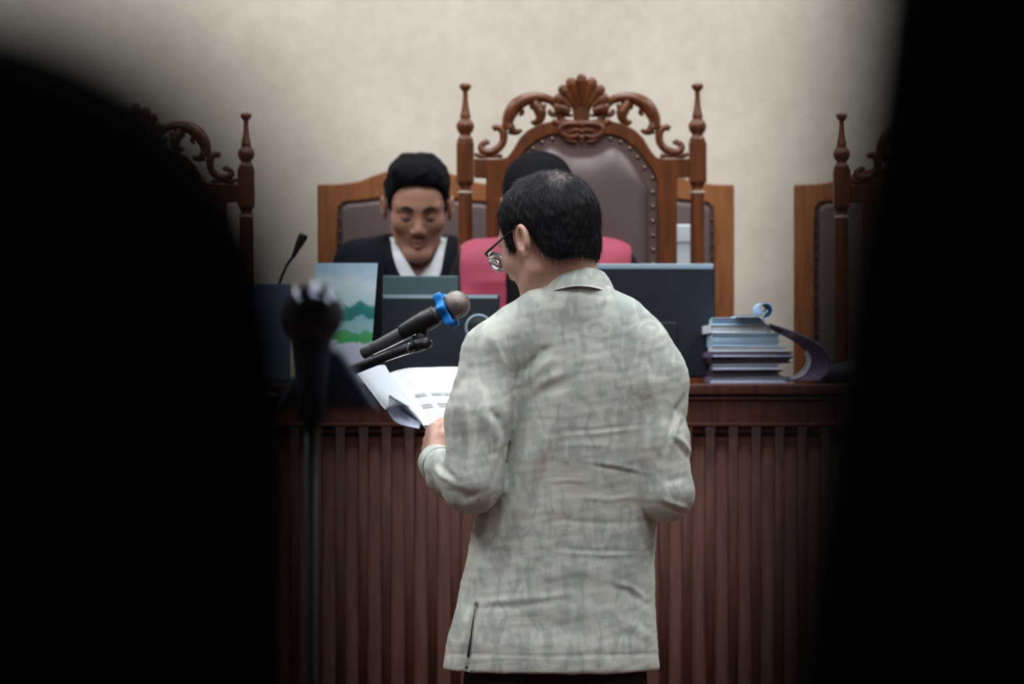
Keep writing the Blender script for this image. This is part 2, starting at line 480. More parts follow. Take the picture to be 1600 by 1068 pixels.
def shirt_mat():
    """pale sage ikat: mirrored columns of soft motifs woven into the cloth"""
    m, nt, b = new_mat('sage ikat cotton')
    b.inputs['Roughness'].default_value = 0.75; b.inputs['Sheen Weight'].default_value = 0.15
    L = nt.links.new
    tc = N_(nt, 'ShaderNodeTexCoord'); sx = N_(nt, 'ShaderNodeSeparateXYZ'); L(tc.outputs['Object'], sx.inputs[0])
    def math_(op, a, b_=None, c=None):
        n = N_(nt, 'ShaderNodeMath', operation=op)
        for i, v in enumerate((a, b_, c)):
            if v is None: continue
            if isinstance(v, (int, float)): n.inputs[i].default_value = v
            else: L(v, n.inputs[i])
        return n.outputs[0]
    # warp a little so that columns follow the cloth
    nw = N_(nt, 'ShaderNodeTexNoise'); nw.inputs['Scale'].default_value = 9; nw.inputs['Detail'].default_value = 3; L(tc.outputs['Object'], nw.inputs['Vector'])
    xw = math_('MULTIPLY_ADD', nw.outputs['Fac'], 0.035, sx.outputs['X'])
    xm = math_('PINGPONG', math_('ADD', xw, 1.003), 0.052)
    zw = math_('MULTIPLY_ADD', nw.outputs['Fac'], 0.03, sx.outputs['Z'])
    zz = math_('PINGPONG', zw, 0.19)
    cb = N_(nt, 'ShaderNodeCombineXYZ'); L(xm, cb.inputs[0]); L(zz, cb.inputs[2]); L(math_('MULTIPLY_ADD', sx.outputs['X'], 0.25, math_('MULTIPLY', zw, 0.5)), cb.inputs[1])
    n1 = N_(nt, 'ShaderNodeTexNoise'); n1.inputs['Scale'].default_value = 24; n1.inputs['Detail'].default_value = 3; n1.inputs['Roughness'].default_value = 0.5; n1.inputs['Distortion'].default_value = 0.7
    mp = N_(nt, 'ShaderNodeMapping'); mp.inputs['Scale'].default_value = (1.7, 1.0, 0.6); L(cb.outputs[0], mp.inputs[0]); L(mp.outputs[0], n1.inputs['Vector'])
    cr = N_(nt, 'ShaderNodeValToRGB')
    e = cr.color_ramp.elements
    e[0].position = 0.33; e[0].color = (0, 0, 0, 1)
    e[1].position = 0.68; e[1].color = (0.75, 0.75, 0.75, 1)
    for p, v in ((0.44, 0.12), (0.53, 0.55)):
        q = e.new(p); q.color = (v, v, v, 1)
    L(n1.outputs['Fac'], cr.inputs[0])
    # row of pale oval medallions across the shoulders (z about 1.385)
    zo = math_('DIVIDE', math_('SUBTRACT', sx.outputs['Z'], 1.335), 0.019)
    xo = math_('DIVIDE', math_('SUBTRACT', xm, 0.052), 0.026)
    rr = math_('SQRT', math_('ADD', math_('MULTIPLY', zo, zo), math_('MULTIPLY', xo, xo)))
    med = math_('SUBTRACT', 1.0, math_('MINIMUM', math_('ABSOLUTE', math_('MULTIPLY', math_('SUBTRACT', rr, 0.9), 3.0)), 1.0))
    core = math_('SUBTRACT', 1.0, math_('MINIMUM', math_('MULTIPLY', rr, 1.6), 1.0))
    medal = math_('MULTIPLY', math_('MAXIMUM', med, core), 0.8)
    fac = math_('MAXIMUM', cr.outputs[0], medal)
    mx = N_(nt, 'ShaderNodeMix', data_type='RGBA')
    mx.inputs['A'].default_value = srgb(175, 182, 177); mx.inputs['B'].default_value = srgb(218, 220, 208)
    L(fac, mx.inputs['Factor'])
    # faint warm / cool cross threads
    n3 = N_(nt, 'ShaderNodeTexNoise'); n3.inputs['Scale'].default_value = 5; L(tc.outputs['Object'], n3.inputs['Vector'])
    mx2 = N_(nt, 'ShaderNodeMix', data_type='RGBA'); mx2.blend_type = 'MULTIPLY'
    mx2.inputs['Factor'].default_value = 1.0
    cr2 = N_(nt, 'ShaderNodeValToRGB'); cr2.color_ramp.elements[0].position = 0.35; cr2.color_ramp.elements[1].position = 0.65
    cr2.color_ramp.elements[0].color = (0.95, 1.0, 1.0, 1); cr2.color_ramp.elements[1].color = (1.0, 0.985, 0.96, 1)
    L(n3.outputs['Fac'], cr2.inputs[0]); L(mx.outputs['Result'], mx2.inputs['A']); L(cr2.outputs[0], mx2.inputs['B'])
    L(mx2.outputs['Result'], b.inputs['Base Color'])
    # woven slubs
    mp3 = N_(nt, 'ShaderNodeMapping'); mp3.inputs['Scale'].default_value = (0.35, 0.35, 3.0); L(tc.outputs['Object'], mp3.inputs[0])
    n4 = N_(nt, 'ShaderNodeTexNoise'); n4.inputs['Scale'].default_value = 90; n4.inputs['Detail'].default_value = 4; L(mp3.outputs[0], n4.inputs['Vector'])
    mp4 = N_(nt, 'ShaderNodeMapping'); mp4.inputs['Scale'].default_value = (0.5, 0.5, 1.6); L(tc.outputs['Object'], mp4.inputs[0])
    n5 = N_(nt, 'ShaderNodeTexNoise'); n5.inputs['Scale'].default_value = 14; n5.inputs['Detail'].default_value = 5; n5.inputs['Distortion'].default_value = 0.8; L(mp4.outputs[0], n5.inputs['Vector'])
    b1 = N_(nt, 'ShaderNodeBump'); b1.inputs['Strength'].default_value = 0.10; b1.inputs['Distance'].default_value = 0.001; L(n4.outputs['Fac'], b1.inputs['Height'])
    b2 = N_(nt, 'ShaderNodeBump'); b2.inputs['Strength'].default_value = 0.15; b2.inputs['Distance'].default_value = 0.012; L(n5.outputs['Fac'], b2.inputs['Height'])
    L(b1.outputs[0], b2.inputs['Normal']); L(b2.outputs[0], b.inputs['Normal'])
    return m
M['shirt'] = shirt_mat()

def uv_grid(o, uvs):
    """set per-vertex uv"""
    me = o.data; uv = me.uv_layers.new(name='UVMap')
    li = np.empty(len(me.loops), np.int32); me.loops.foreach_get('vertex_index', li)
    uv.data.foreach_set('uv', np.asarray(uvs, np.float32)[li].ravel())

def page_mat():
    m, nt, b = new_mat('printed page')
    b.inputs['Roughness'].default_value = 0.7
    L = nt.links.new
    tc = N_(nt, 'ShaderNodeTexCoord'); sx = N_(nt, 'ShaderNodeSeparateXYZ'); L(tc.outputs['UV'], sx.inputs[0])
    def math_(op, a, b_=None, c=None):
        n = N_(nt, 'ShaderNodeMath', operation=op)
        for i, v in enumerate((a, b_, c)):
            if v is None: continue
            if isinstance(v, (int, float)): n.inputs[i].default_value = v
            else: L(v, n.inputs[i])
        return n.outputs[0]
    row = math_('FRACT', math_('MULTIPLY', sx.outputs['Y'], 20))
    line = math_('LESS_THAN', row, 0.38)
    rid = math_('FLOOR', math_('MULTIPLY', sx.outputs['Y'], 20))
    cb = N_(nt, 'ShaderNodeCombineXYZ'); L(math_('MULTIPLY', sx.outputs['X'], 26), cb.inputs[0]); L(math_('MULTIPLY', rid, 3.7), cb.inputs[1])
    n = N_(nt, 'ShaderNodeTexNoise'); n.inputs['Scale'].default_value = 1.6; L(cb.outputs[0], n.inputs['Vector'])
    word = math_('GREATER_THAN', n.outputs['Fac'], 0.44)
    marg = math_('MULTIPLY', math_('GREATER_THAN', sx.outputs['X'], 0.08), math_('LESS_THAN', sx.outputs['X'], 0.93))
    txt = math_('MULTIPLY', math_('MULTIPLY', line, word), marg)
    # two dark bordered cells rows
    def band(y0, y1):
        return math_('MULTIPLY', math_('GREATER_THAN', sx.outputs['Y'], y0), math_('LESS_THAN', sx.outputs['Y'], y1))
    cells = math_('ADD', band(0.43, 0.50), band(0.25, 0.32))
    cellx = math_('LESS_THAN', math_('FRACT', math_('MULTIPLY_ADD', sx.outputs['X'], 4.6, 0.05)), 0.82)
    cell = math_('MULTIPLY', math_('MULTIPLY', cells, cellx), marg)
    tot = math_('ADD', math_('MULTIPLY', txt, 0.28), math_('MULTIPLY', cell, 0.5))
    mx = N_(nt, 'ShaderNodeMix', data_type='RGBA'); mx.inputs['A'].default_value = srgb(222, 227, 228); mx.inputs['B'].default_value = srgb(60, 66, 74)
    L(tot, mx.inputs['Factor']); L(mx.outputs['Result'], b.inputs['Base Color'])
    return m
M['page'] = page_mat()

def print_mat():
    """printed board: pale sky over trees, a green band and a white panel; by height in object space"""
    m, nt, b = new_mat('printed landscape')
    b.inputs['Roughness'].default_value = 0.35
    L = nt.links.new
    tc = N_(nt, 'ShaderNodeTexCoord'); sx = N_(nt, 'ShaderNodeSeparateXYZ'); L(tc.outputs['Object'], sx.inputs[0])
    n = N_(nt, 'ShaderNodeTexNoise'); n.inputs['Scale'].default_value = 22; n.inputs['Detail'].default_value = 3; L(tc.outputs['Object'], n.inputs['Vector'])
    a = N_(nt, 'ShaderNodeMath', operation='MULTIPLY_ADD'); a.inputs[1].default_value = 0.08
    L(n.outputs['Fac'], a.inputs[0]); L(sx.outputs['Z'], a.inputs[2])
    a2 = N_(nt, 'ShaderNodeMath', operation='SUBTRACT'); a2.inputs[1].default_value = 0.025; L(a.outputs[0], a2.inputs[0])
    s = N_(nt, 'ShaderNodeMath', operation='DIVIDE'); s.inputs[1].default_value = 0.30; L(a2.outputs[0], s.inputs[0])
    cr = N_(nt, 'ShaderNodeValToRGB'); cr.color_ramp.interpolation = 'LINEAR'
    e = cr.color_ramp.elements
    e[0].position = 0.0; e[0].color = srgb(188, 198, 226)
    e[1].position = 1.0; e[1].color = srgb(178, 216, 240)
    for p, c in ((0.395, (206, 216, 238)), (0.41, (70, 170, 90)), (0.475, (84, 176, 120)), (0.49, (160, 206, 212)), (0.58, (140, 196, 206)), (0.60, (40, 130, 126)), (0.665, (50, 140, 136)), (0.70, (196, 228, 240)), (0.88, (220, 240, 250))):
        q = e.new(p); q.color = srgb(*c)
    L(s.outputs[0], cr.inputs[0]); L(cr.outputs[0], b.inputs['Base Color'])
    return m
M['print'] = print_mat()

# ------------------------------------------------------------------ room
BACK_Y = 10.6
def struct(name, mb, mat, **k):
    o = mb.build(name, mat, None, **k); o['kind'] = 'structure'; return o
struct('wall_back', MB().box(-3.6, 3.6, BACK_Y, BACK_Y + 0.15, -0.1, CEIL_Z + .1), M['wall'], smooth=False)
struct('wall_left', MB().box(-3.75, -3.6, -1.6, BACK_Y + .15, -0.1, CEIL_Z + .1), M['side_wall'], smooth=False)
struct('wall_right', MB().box(3.6, 3.75, -1.6, BACK_Y + .15, -0.1, CEIL_Z + .1), M['side_wall'], smooth=False)
struct('wall_front', MB().box(-3.75, 3.75, -1.75, -1.6, -0.1, CEIL_Z + .1), M['dark_panel'], smooth=False)
struct('floor', MB().box(-3.6, 3.6, -1.6, BACK_Y, -0.1, 0.0), M['carpet'], smooth=False)
struct('ceiling', MB().box(-3.6, 3.6, -1.6, BACK_Y, CEIL_Z, CEIL_Z + 0.1), M['ceil'], smooth=False)
DAIS = 0.42
struct('trim_1', MB().box(-3.6, 3.6, 9.02, BACK_Y, 0.0, DAIS), M['dais'], smooth=False)   # raised platform behind the bench
for i, (x, y) in enumerate(LAMPS):
    t = thing('ceiling_light', '%s ceiling light panel %s' % (('left', 'middle', 'right')[i % 3], ('above the onlookers\' end of the room', 'above the open floor before the standing man', 'over the front edge of the bench', 'over the chairs by the back wall')[i // 3]), 'ceiling light', (x, y, CEIL_Z), 'ceiling light panels')
    m = MB()
    m.box(-.62, .62, -.32, -.28, -.05, 0); m.box(-.62, .62, .28, .32, -.05, 0)
    m.box(-.62, -.58, -.28, .28, -.05, 0); m.box(.58, .62, -.28, .28, -.05, 0)
    m.build('frame', M['lamp_frame'], t, smooth=False)
    MB().box(-.58, .58, -.28, .28, -.03, -.02).build('diffuser', M['diffuser'], t, smooth=False)

# ------------------------------------------------------------------ judges' bench
BY = 8.40
def bx(px, Y): return W(px, 600, Y)[0]
bench = thing('judges_bench', 'long dark reddish-brown wooden judges\' bench with vertical ribbed front', 'bench', (0, BY, 0))
ZT = 1.221
m = MB(); m.box(-3.2, 3.2, -0.035, 0.62, ZT - 0.028, ZT)
m.build('worktop', M['bench_wood'], bench, bevel=0.006)
m = MB(); m.box(-3.18, 3.18, -0.022, 0.03, 1.122, ZT - 0.028)
m.box(-3.18, 3.18, -0.03, 0.03, 1.118, 1.128); m.box(-3.18, 3.18, -0.028, .03, ZT - .040, ZT - .030)
m.build('fascia', M['bench_wood'], bench, bevel=0.003)
m = MB(); pitch = 0.0555
k = 0; x = -3.16
while x < 3.16:
    r = pitch * 0.31
    poly = [(x + r * 1.0 * math.cos(a), -0.003 - r * .5 * math.sin(a)) for a in np.linspace(math.pi, 0, 9)]
    V = [(p[0], p[1], 0.10) for p in poly] + [(p[0], p[1], 1.102) for p in poly]
    n = len(poly)
    F = [(i, i + 1, n + i + 1, n + i) for i in range(n - 1)] + [tuple(range(n, 2 * n))]
    m.add(V, F)
    m.box(x - r * .9, x + r * .9, -0.02, 0.0, 1.102, 1.119)
    x += pitch
m.box(-3.16, 3.16, 0.0, 0.03, 0.10, 1.12)
m.build('ribbed_front', M['bench_wood'], bench, smooth=True)
MB().box(-3.18, 3.18, -0.02, 0.03, 0.0, 0.10).build('plinth', M['bench_wood'], bench, bevel=0.004)
for sx_ in (-3.18, 3.14): MB().box(sx_, sx_ + .04, 0.03, 0.6, 0.0, ZT - .028).build('end_panel', M['bench_wood'], bench, smooth=False)

# ------------------------------------------------------------------ carved judge chairs
CY = 9.30
CS = FPX / CY
CX0 = 908.5
def cl(px, py):
    return ((px - CX0) / CS, CAMZ + (HORIZ - py) / CS - DAIS)
def zl(zx, zy): return cl(680 + zx / 3.3333, 90 + zy / 3.3333)      # from the 3.33x crop
def nails(pos, r_, y, root):
    first = None
    for (x, z) in pos:
        if first is None:
            first = MB().ball((0, 0, 0), (r_, r_ * .8, r_), 8).build('upholstery_nail', M['brass'], root); n_ = first
        else:
            n_ = first.copy(); COL.objects.link(n_); n_.parent = root
        n_.location = (x, y, z)
def make_carved_chair():
    root = thing('carved_armchair', 'tallest carved dark wooden armchair with shell crest behind the judge', 'armchair', (bx(CX0, CY), CY, DAIS), None)
    cw = M['chair_wood']
    # outer arch + stiles, U shaped
    outer = [(759.5, 590), (759.5, 277.5), (741, 277.5), (741, 247.5), (780, 248), (792, 246), (800, 236), (812, 216), (824, 204), (842, 194), (864, 189), (886, 188), (908.5, 188)]
    inner = [(908.5, 213), (890, 211), (872, 210), (856, 212), (838, 221), (822, 234), (808, 252), (797, 268), (790, 282), (788, 590)]
    L = [cl(*p) for p in outer] ; Rr = [cl(2 * CX0 - p[0], p[1]) for p in reversed(outer[:-1])]
    I1 = [cl(2 * CX0 - p[0], p[1]) for p in reversed(inner)]; I2 = [cl(*p) for p in inner[1:]]
    poly = L + Rr + I1 + I2
    MB().prism(poly, -0.022, 0.022).build('back_frame', cw, root, bevel=0.004)
    # leather border panel
    bord = [cl(*p) for p in inner]; bord2 = [cl(2 * CX0 - p[0], p[1]) for p in reversed(inner[1:])]
    MB().prism(bord[::-1] + bord2[::-1], -0.012, 0.012).build('backrest_border', M['leather_dark'], root, bevel=0.003)
    # padded leather
    sx_ = [0, .12, .25, .36, .48, .60, .72, .82, .90, .96, 1.0]
    py = [241, 241, 236, 229, 227, 233, 246, 262, 280, 290, 300]
    nS, nT = 49, 36; rows = []
    hw = (1013 - CX0) / CS
    for i in range(nT):
        t = i / (nT - 1); row = []
        for j in range(nS):
            s = -1 + 2 * j / (nS - 1)
            zt = cl(0, np.interp(abs(s), sx_, py))[1]
            zb = cl(0, 588)[1]
            z = zb + (zt - zb) * t
            edge = min(1 - abs(s), (1 - t) * 3.0, t * 3.0)
            puff = 0.045 * (1 - math.exp(-max(edge, 0) / 0.10))
            row.append((s * hw, -0.012 - puff, z))
        rows.append(row)
    V, F = [], []
    G = np.array(rows).reshape(-1, 3); V = list(map(tuple, G))
    for i in range(nT - 1):
        for j in range(nS - 1):
            a = i * nS + j; F.append((a, a + 1, a + nS + 1, a + nS))
    nb = len(V)
    V += [(p[0], 0.0, p[2]) for p in V[:]]
    ring = list(range(nS)) + [i * nS + nS - 1 for i in range(1, nT)] + [(nT - 1) * nS + j for j in range(nS - 2, -1, -1)] + [i * nS for i in range(nT - 2, 0, -1)]
    for i in range(len(ring)):
        p, q = ring[i], ring[(i + 1) % len(ring)]; F.append((q, p, p + nb, q + nb))
    mk('backrest_pad', V, F, M['leather'], root)
    pos = []
    for s in (-1, 1):
        for yy in np.arange(278, 585, 22.5): pos.append(cl(CX0 + s * 111.5, yy))
        for (a, b_) in ((1007, 262), (996, 246), (984, 232), (970, 222), (954, 217)): pos.append(cl(CX0 + s * (a - CX0), b_))
    nails(pos, 0.0062, -0.014, root)
    # posts
    for s in (-1, 1):
        xc = cl(CX0 + s * 181.5, 0)[0]
        def z(p): return cl(0, p)[1]
        hwp = 13.5 / CS
        m = MB(); m.box(xc - hwp, xc + hwp, -hwp, hwp, z(285), z(222))
        prof = [(11.5, 285), (11.5, 288), (9, 291), (8.5, 295), (12, 296), (12.5, 298)]
        m.lathe([(a / CS, z(b_)) for a, b_ in reversed(prof)], 20, c=(xc, 0, 0))
        # fluted column below
        n = 32; V = []; F = []
        lv = [302, 306, 330, 420, 500, 560, 580]
        rr = [10, 11, 11.5, 11.5, 11.2, 11.5, 12]
        for zz_, r_ in zip(lv, rr):
            for k_ in range(n):
                a = 2 * math.pi * k_ / n
                q = r_ * (1 - 0.06 * (k_ % 4 == 0)) / CS
                V.append((xc + q * math.cos(a), q * math.sin(a), z(zz_)))
        for i in range(len(lv) - 1):
            for k_ in range(n): F.append((i * n + k_, (i + 1) * n + k_, (i + 1) * n + (k_ + 1) % n, i * n + (k_ + 1) % n))
        F.append(tuple(range(n)))
        m.add(V, F)
        m.box(xc - hwp, xc + hwp, -hwp, hwp, 0.0, z(580))
        p = m.build('post', cw, root, bevel=0.0015)
        MB().lathe([(r_ / CS, z(b_)) for r_, b_ in ((11.5, 303), (12.8, 302), (12.8, 299), (11.5, 298))], 20, c=(xc, 0, 0)).build('collar_ring', M['ring_highlight'], p)
        prof = [(0.5, 129.5), (6, 130), (9.2, 132), (9.5, 135), (7.5, 139), (4.2, 142), (3.8, 146), (4.2, 156), (5.6, 168), (8.0, 180), (8.6, 183), (7, 185), (12.0, 190), (14.2, 195), (14.0, 199), (12.5, 204), (8.8, 209), (8.2, 212), (10.5, 214), (12.5, 218), (12.5, 222)]
        MB().lathe([(a / CS, z(b_)) for a, b_ in reversed(prof)], 24, c=(xc, 0, 0)).build('finial', cw, p)
    # crest carving: scrolls, leaves, shell
    m = MB()
    MS = {1: MB(), -1: MB()}
    def sc(pts, rad, flat=1.3, n=8):
        for s in (1, -1):
            m = MS[s]
            P_ = []
            for (a, b_) in pts:
                x, z_ = zl(a, b_); P_.append((x * s, 0.0, z_))
            m.tube(P_, [1.35 * r_ / 3.3333 / CS for r_ in rad], n, flat, (0, 1, 0), 5)
    sc([(388, 372), (378, 335), (392, 290), (425, 245), (475, 215), (530, 205), (590, 215), (628, 245), (640, 280), (620, 296), (598, 286), (600, 268)], [24, 22, 26, 28, 24, 20, 17, 15, 13, 12, 10, 7])
    sc([(388, 372), (415, 385), (440, 382), (448, 372)], [20, 14, 9, 6])
    sc([(520, 215), (530, 250), (548, 285), (545, 318), (520, 338), (500, 330)], [14, 22, 24, 18, 12, 6])
    sc([(548, 290), (565, 262), (575, 240)], [12, 9, 5])
    sc([(500, 215), (505, 245), (500, 268)], [14, 12, 5])
    sc([(440, 262), (455, 285), (438, 300)], [12, 9, 5])
    sc([(300, 372), (318, 362), (345, 372), (356, 400), (352, 440), (325, 475), (285, 492), (250, 485), (238, 462), (256, 442), (272, 452)], [11, 13, 15, 16, 15, 15, 16, 15, 12, 11, 8])
    sc([(285, 440), (262, 438), (270, 425)], [9, 8, 5])
    sc([(205, 500), (235, 510), (290, 508), (350, 512)], [8, 10, 10, 8])
    # stem beside shell
    sc([(640, 280), (655, 315), (680, 335), (710, 330)], [15, 14, 12, 8])
    sc([(655, 300), (690, 300), (716, 300)], [6, 7, 6])
    MS[1].build('crest_scroll', cw, root); MS[-1].build('crest_scroll', cw, root)
    m = MB()
    # shell: radiating lobes
    lobes = 9
    for i in range(lobes):
        a = math.radians(-72 + 144 * i / (lobes - 1))
        ca, sa = math.cos(a), math.sin(a)
        Rr_ = 185 - 62 * (abs(a) / math.radians(72)) ** 1.3
        P_ = []
        for t in (0.28, 0.5, 0.75, 1.0):
            if abs(i - 4) > 2 and t < .4: continue
            x, z_ = zl(762 + sa * Rr_ * t, 300 - ca * Rr_ * t)
            P_.append((x, -0.004 - 0.012 * t, z_))
        rad = np.array([12, 19, 27, 32])[-len(P_):] / 3.3333 / CS
        m.tube(P_, rad, 8, 0.9, (0, 1, 0), 4)
        x, z_ = zl(762 + sa * (Rr_ + 3), 300 - ca * (Rr_ + 3))
        m.ball((x, -0.014, z_), (0.0150, 0.011, 0.0150), 10)
    core = [zl(*p) for p in ((722, 330), (715, 270), (690, 215), (665, 190), (700, 140), (762, 118), (824, 140), (859, 190), (834, 215), (809, 270), (802, 330))]
    m.prism(core[::-1], -0.010, 0.014)
    m.build('crest_shell', cw, root, bevel=0.002)
    m = MB()
    for s in (1, -1):
        for pts, rad in (([(762, 350), (715, 345), (672, 352), (650, 375), (668, 405), (715, 415), (752, 400)], [14, 16, 18, 18, 16, 13, 8]),
                         ([(762, 378), (725, 380), (700, 392)], [12, 12, 6]),
                         ([(640, 350), (622, 330), (612, 345)], [14, 12, 8]),
                         ([(655, 395), (690, 432), (735, 440)], [9, 9, 6])):
            P_ = []
            for (a, b_) in pts:
                x, z_ = zl(a, b_); P_.append((x * s, -0.022, z_))
            m.tube(P_, [r_ / 3.3333 / CS for r_ in rad], 8, 1.0, (0, 1, 0), 5)
    for (a, b_, r_) in ((762, 350, 20), (762, 385, 15), (762, 418, 17), (762, 440, 9)):
        x, z_ = zl(a, b_); r_ = r_ / 3.3333 / CS; m.ball((x, -0.026, z_), (r_, r_ * .8, r_), 12)
    m.build('crest_leaves', cw, root)
    # seat, arms and legs (below the bench line)
    sw = 181.5 / CS
    MB().box(-sw, sw, -0.52, 0.0, 0.40, 0.45).build('seat_rail', cw, root, bevel=0.006)
    MB().box(-sw + .03, sw - .03, -0.52, -0.03, 0.45, 0.52).build('seat_pad', M['leather'], root, bevel=0.025, seg=4)
    for s in (-1, 1):
        MB().lathe([(0.022, 0), (0.03, 0.06), (0.02, 0.10), (0.032, 0.3), (0.032, 0.42)], 16, c=(s * sw, -0.49, 0)).build('leg', cw, root)
        m = MB(); m.tube([(s * sw, 0, .70), (s * sw, -.25, .71), (s * sw, -.45, .70), (s * sw, -.52, .67)], [.02, .024, .026, .018], 10)
        m.tube([(s * sw, -.43, .44), (s * sw, -.46, .57), (s * sw, -.43, .69)], [.018, .024, .018], 10)
        m.build('armrest', cw, root)
    return root
chair = make_carved_chair()
GR = 'carved judge armchairs'
chair['group'] = GR
for px, lab in ((210.5, 'carved dark wooden armchair with shell crest at the left end, mostly hidden in shadowy blur'),
                (1489.5, 'carved dark wooden armchair at the right end, only its left post and finial showing')):
    c = copy_tree(chair)
    c.location = (bx(px, CY), CY, DAIS); c.scale = (0.95, 0.95, 0.95)
    c['label'] = lab

# ------------------------------------------------------------------ plain chairs along the back wall
RY = 9.98
RS = FPX / RY
def make_plain_chair(px):
    root = thing('plain_armchair', '', 'armchair', (bx(px, RY), RY, DAIS), 'plain chairs along the back wall')
    def c(a, b_): return ((a - 650) / RS, CAMZ + (HORIZ - b_) / RS - DAIS)
    top = [(495, 289), (530, 288), (560, 284), (585, 274), (610, 266), (650, 262)]
    outer = [(495, 600)] + top
    pl = [c(*p) for p in outer] + [c(1300 - p[0], p[1]) for p in reversed(outer[:-1])]
    inn = [(527, 600), (527, 325), (536, 316), (560, 314), (600, 308), (650, 303)]
    pi_ = [c(1300 - p[0], p[1]) for p in inn] + [c(*p) for p in reversed(inn[:-1])]
    MB().prism(pl + pi_, -0.02, 0.02).build('back_frame', M['side_wood'], root, bevel=0.004)
    pi2 = [c(*p) for p in inn] + [c(1300 - p[0], p[1]) for p in reversed(inn[:-1])]
    MB().prism(pi2, -0.008, 0.012).build('backrest_border', M['leather_dark'], root, smooth=False)
    q = [(533, 600), (533, 328), (542, 320), (562, 319), (600, 314), (650, 309)]
    pq = [c(*p) for p in q] + [c(1300 - p[0], p[1]) for p in reversed(q[:-1])]
    MB().prism(pq, -0.045, 0.0).build('backrest_pad', M['leather'], root, bevel=0.018, seg=4)
    nails([c(650 + s * 120, yy) for s in (-1, 1) for yy in np.arange(322, 590, 20)], 0.005, -0.010, root)
    hw = 155 / RS
    for s in (-1, 1):
        for y in (0.0, -0.46):
            MB().box(s * hw - .025 - s * .025, s * hw + .025 - s * .025, y - .02, y + .02, 0, 0.42 if y else c(0, 600)[1]).build('leg', M['side_wood'], root, bevel=0.003)
    MB().box(-hw, hw, -0.5, 0.0, 0.38, 0.42).build('seat_rail', M['side_wood'], root, bevel=0.004)
    MB().box(-hw + .02, hw - .02, -0.5, -0.03, 0.42, 0.49).build('seat_pad', M['leather'], root, bevel=0.02, seg=3)
    return root
pc = make_plain_chair(650)
pc['label'] = 'plain teak and leather chair behind the man in the dark blazer'
for px, lab in ((992, 'plain teak and leather chair partly hidden behind the tallest carved armchair'), (1397, 'plain teak and leather chair behind the carved armchair at the right end')):
    c = copy_tree(pc); c.location = (bx(px, RY), RY, DAIS); c['label'] = lab

# white folder box on the plain chair seen in the gap
p0 = W(1038, 600, 9.72); p1 = W(1094, 354, 9.72)
wb = thing('document_box', 'white document box standing upright behind the tallest carved armchair', 'box', ((p0[0] + p1[0]) / 2, 9.72, DAIS + 0.49))
hw = (p1[0] - p0[0]) / 2; H = p1[2] - DAIS - 0.49
MB().box(-hw, hw, -.13, .13, 0, H - 0.045).build('box_body', M['file_white'], wb, bevel=0.004)
MB().box(-hw - .003, hw + .003, -.134, .134, H - 0.05, H).build('lid', M['file_white'], wb, bevel=0.004)

# ------------------------------------------------------------------ things on the bench
def P3(px, py, Y): return W(px, py, Y)
# right monitor, seen from behind
Y0 = 8.80
a = W(852, 413, Y0); b_ = W(1117, 590, Y0)
mon = thing('desktop_monitor', 'wide dark blue-black monitor seen from behind, right of the standing man', 'monitor', ((a[0] + b_[0]) / 2, Y0, ZT))
hw = (b_[0] - a[0]) / 2; zt = a[2] - ZT; zb = b_[2] - ZT
MB().box(-hw, hw, -.012, .012, zb, zt).build('housing', M['monitor'], mon, bevel=0.006)
MB().box(-hw + .004, hw - .004, -.0135, -.004, zt - .012, zt + .0015).build('top_edge', M['bezel'], mon, bevel=0.002)
MB().box(-hw * .55, hw * .55, -.018, -.010, zb + .03, zb + .14).build('back_cover', M['monitor'], mon, bevel=0.004, seg=3)
MB().box(.05, .078, -.0126, -.0115, zt - .078, zt - .072).build('vent_slot', M['plastic'], mon, smooth=False)
MB().box(-hw + .01, hw - .01, .0115, .0135, zb + .012, zt - .012).build('screen', M['screen'], mon, smooth=False)
m = MB(); m.box(-.03, .03, -.05, -.03, 0.005, .16); m.box(-.11, .11, -.10, .07, 0, .01)
m.build('stand', M['plastic'], mon, bevel=0.003)

def laptop(px0, px1, pytop, Y, mat, label, edge=True, lean=0.03):
    a = W(px0, pytop, Y); b_ = W(px1, pytop, Y)
    cx = (a[0] + b_[0]) / 2; hw = (b_[0] - a[0]) / 2; H = a[2] - ZT
    t = thing('laptop', label, 'laptop', (cx, Y, ZT), 'laptops on the bench')
    R = Matrix.Rotation(math.atan2(lean, H), 4, 'X')
    m = MB(); m.box(-hw, hw, -.004, .004, 0.008, H, R); m.build('lid', mat, t, bevel=0.003)
    if edge:
        m = MB(); m.box(-hw + .006, hw - .006, -.0052, -.0035, H - .010, H - .002, R); m.build('lid_edge', M['bezel'], t, smooth=False)
    m = MB(); m.box(-hw + .008, hw - .008, .0038, .0050, .02, H - .010, R); m.build('screen', M['screen'], t, smooth=False)
    m = MB(); m.box(-hw, hw, 0, .21, 0, .014); m.build('keyboard_base', mat, t, bevel=0.003)
    return t
laptop(594, 781, 459, 8.62, M['lid'], 'black laptop with raised dark lid directly behind the blue-ringed microphone', lean=-0.02)
laptop(597, 716, 430, 8.86, M['lid_grey'], 'grey-green laptop lid in front of the man in the dark blazer', edge=False, lean=-0.02)
laptop(392, 452, 443, 8.66, M['slate'], 'slate blue laptop added for a bluish haze at the left end of the bench', edge=False, lean=-0.02)  # laptop put in to give a bluish haze

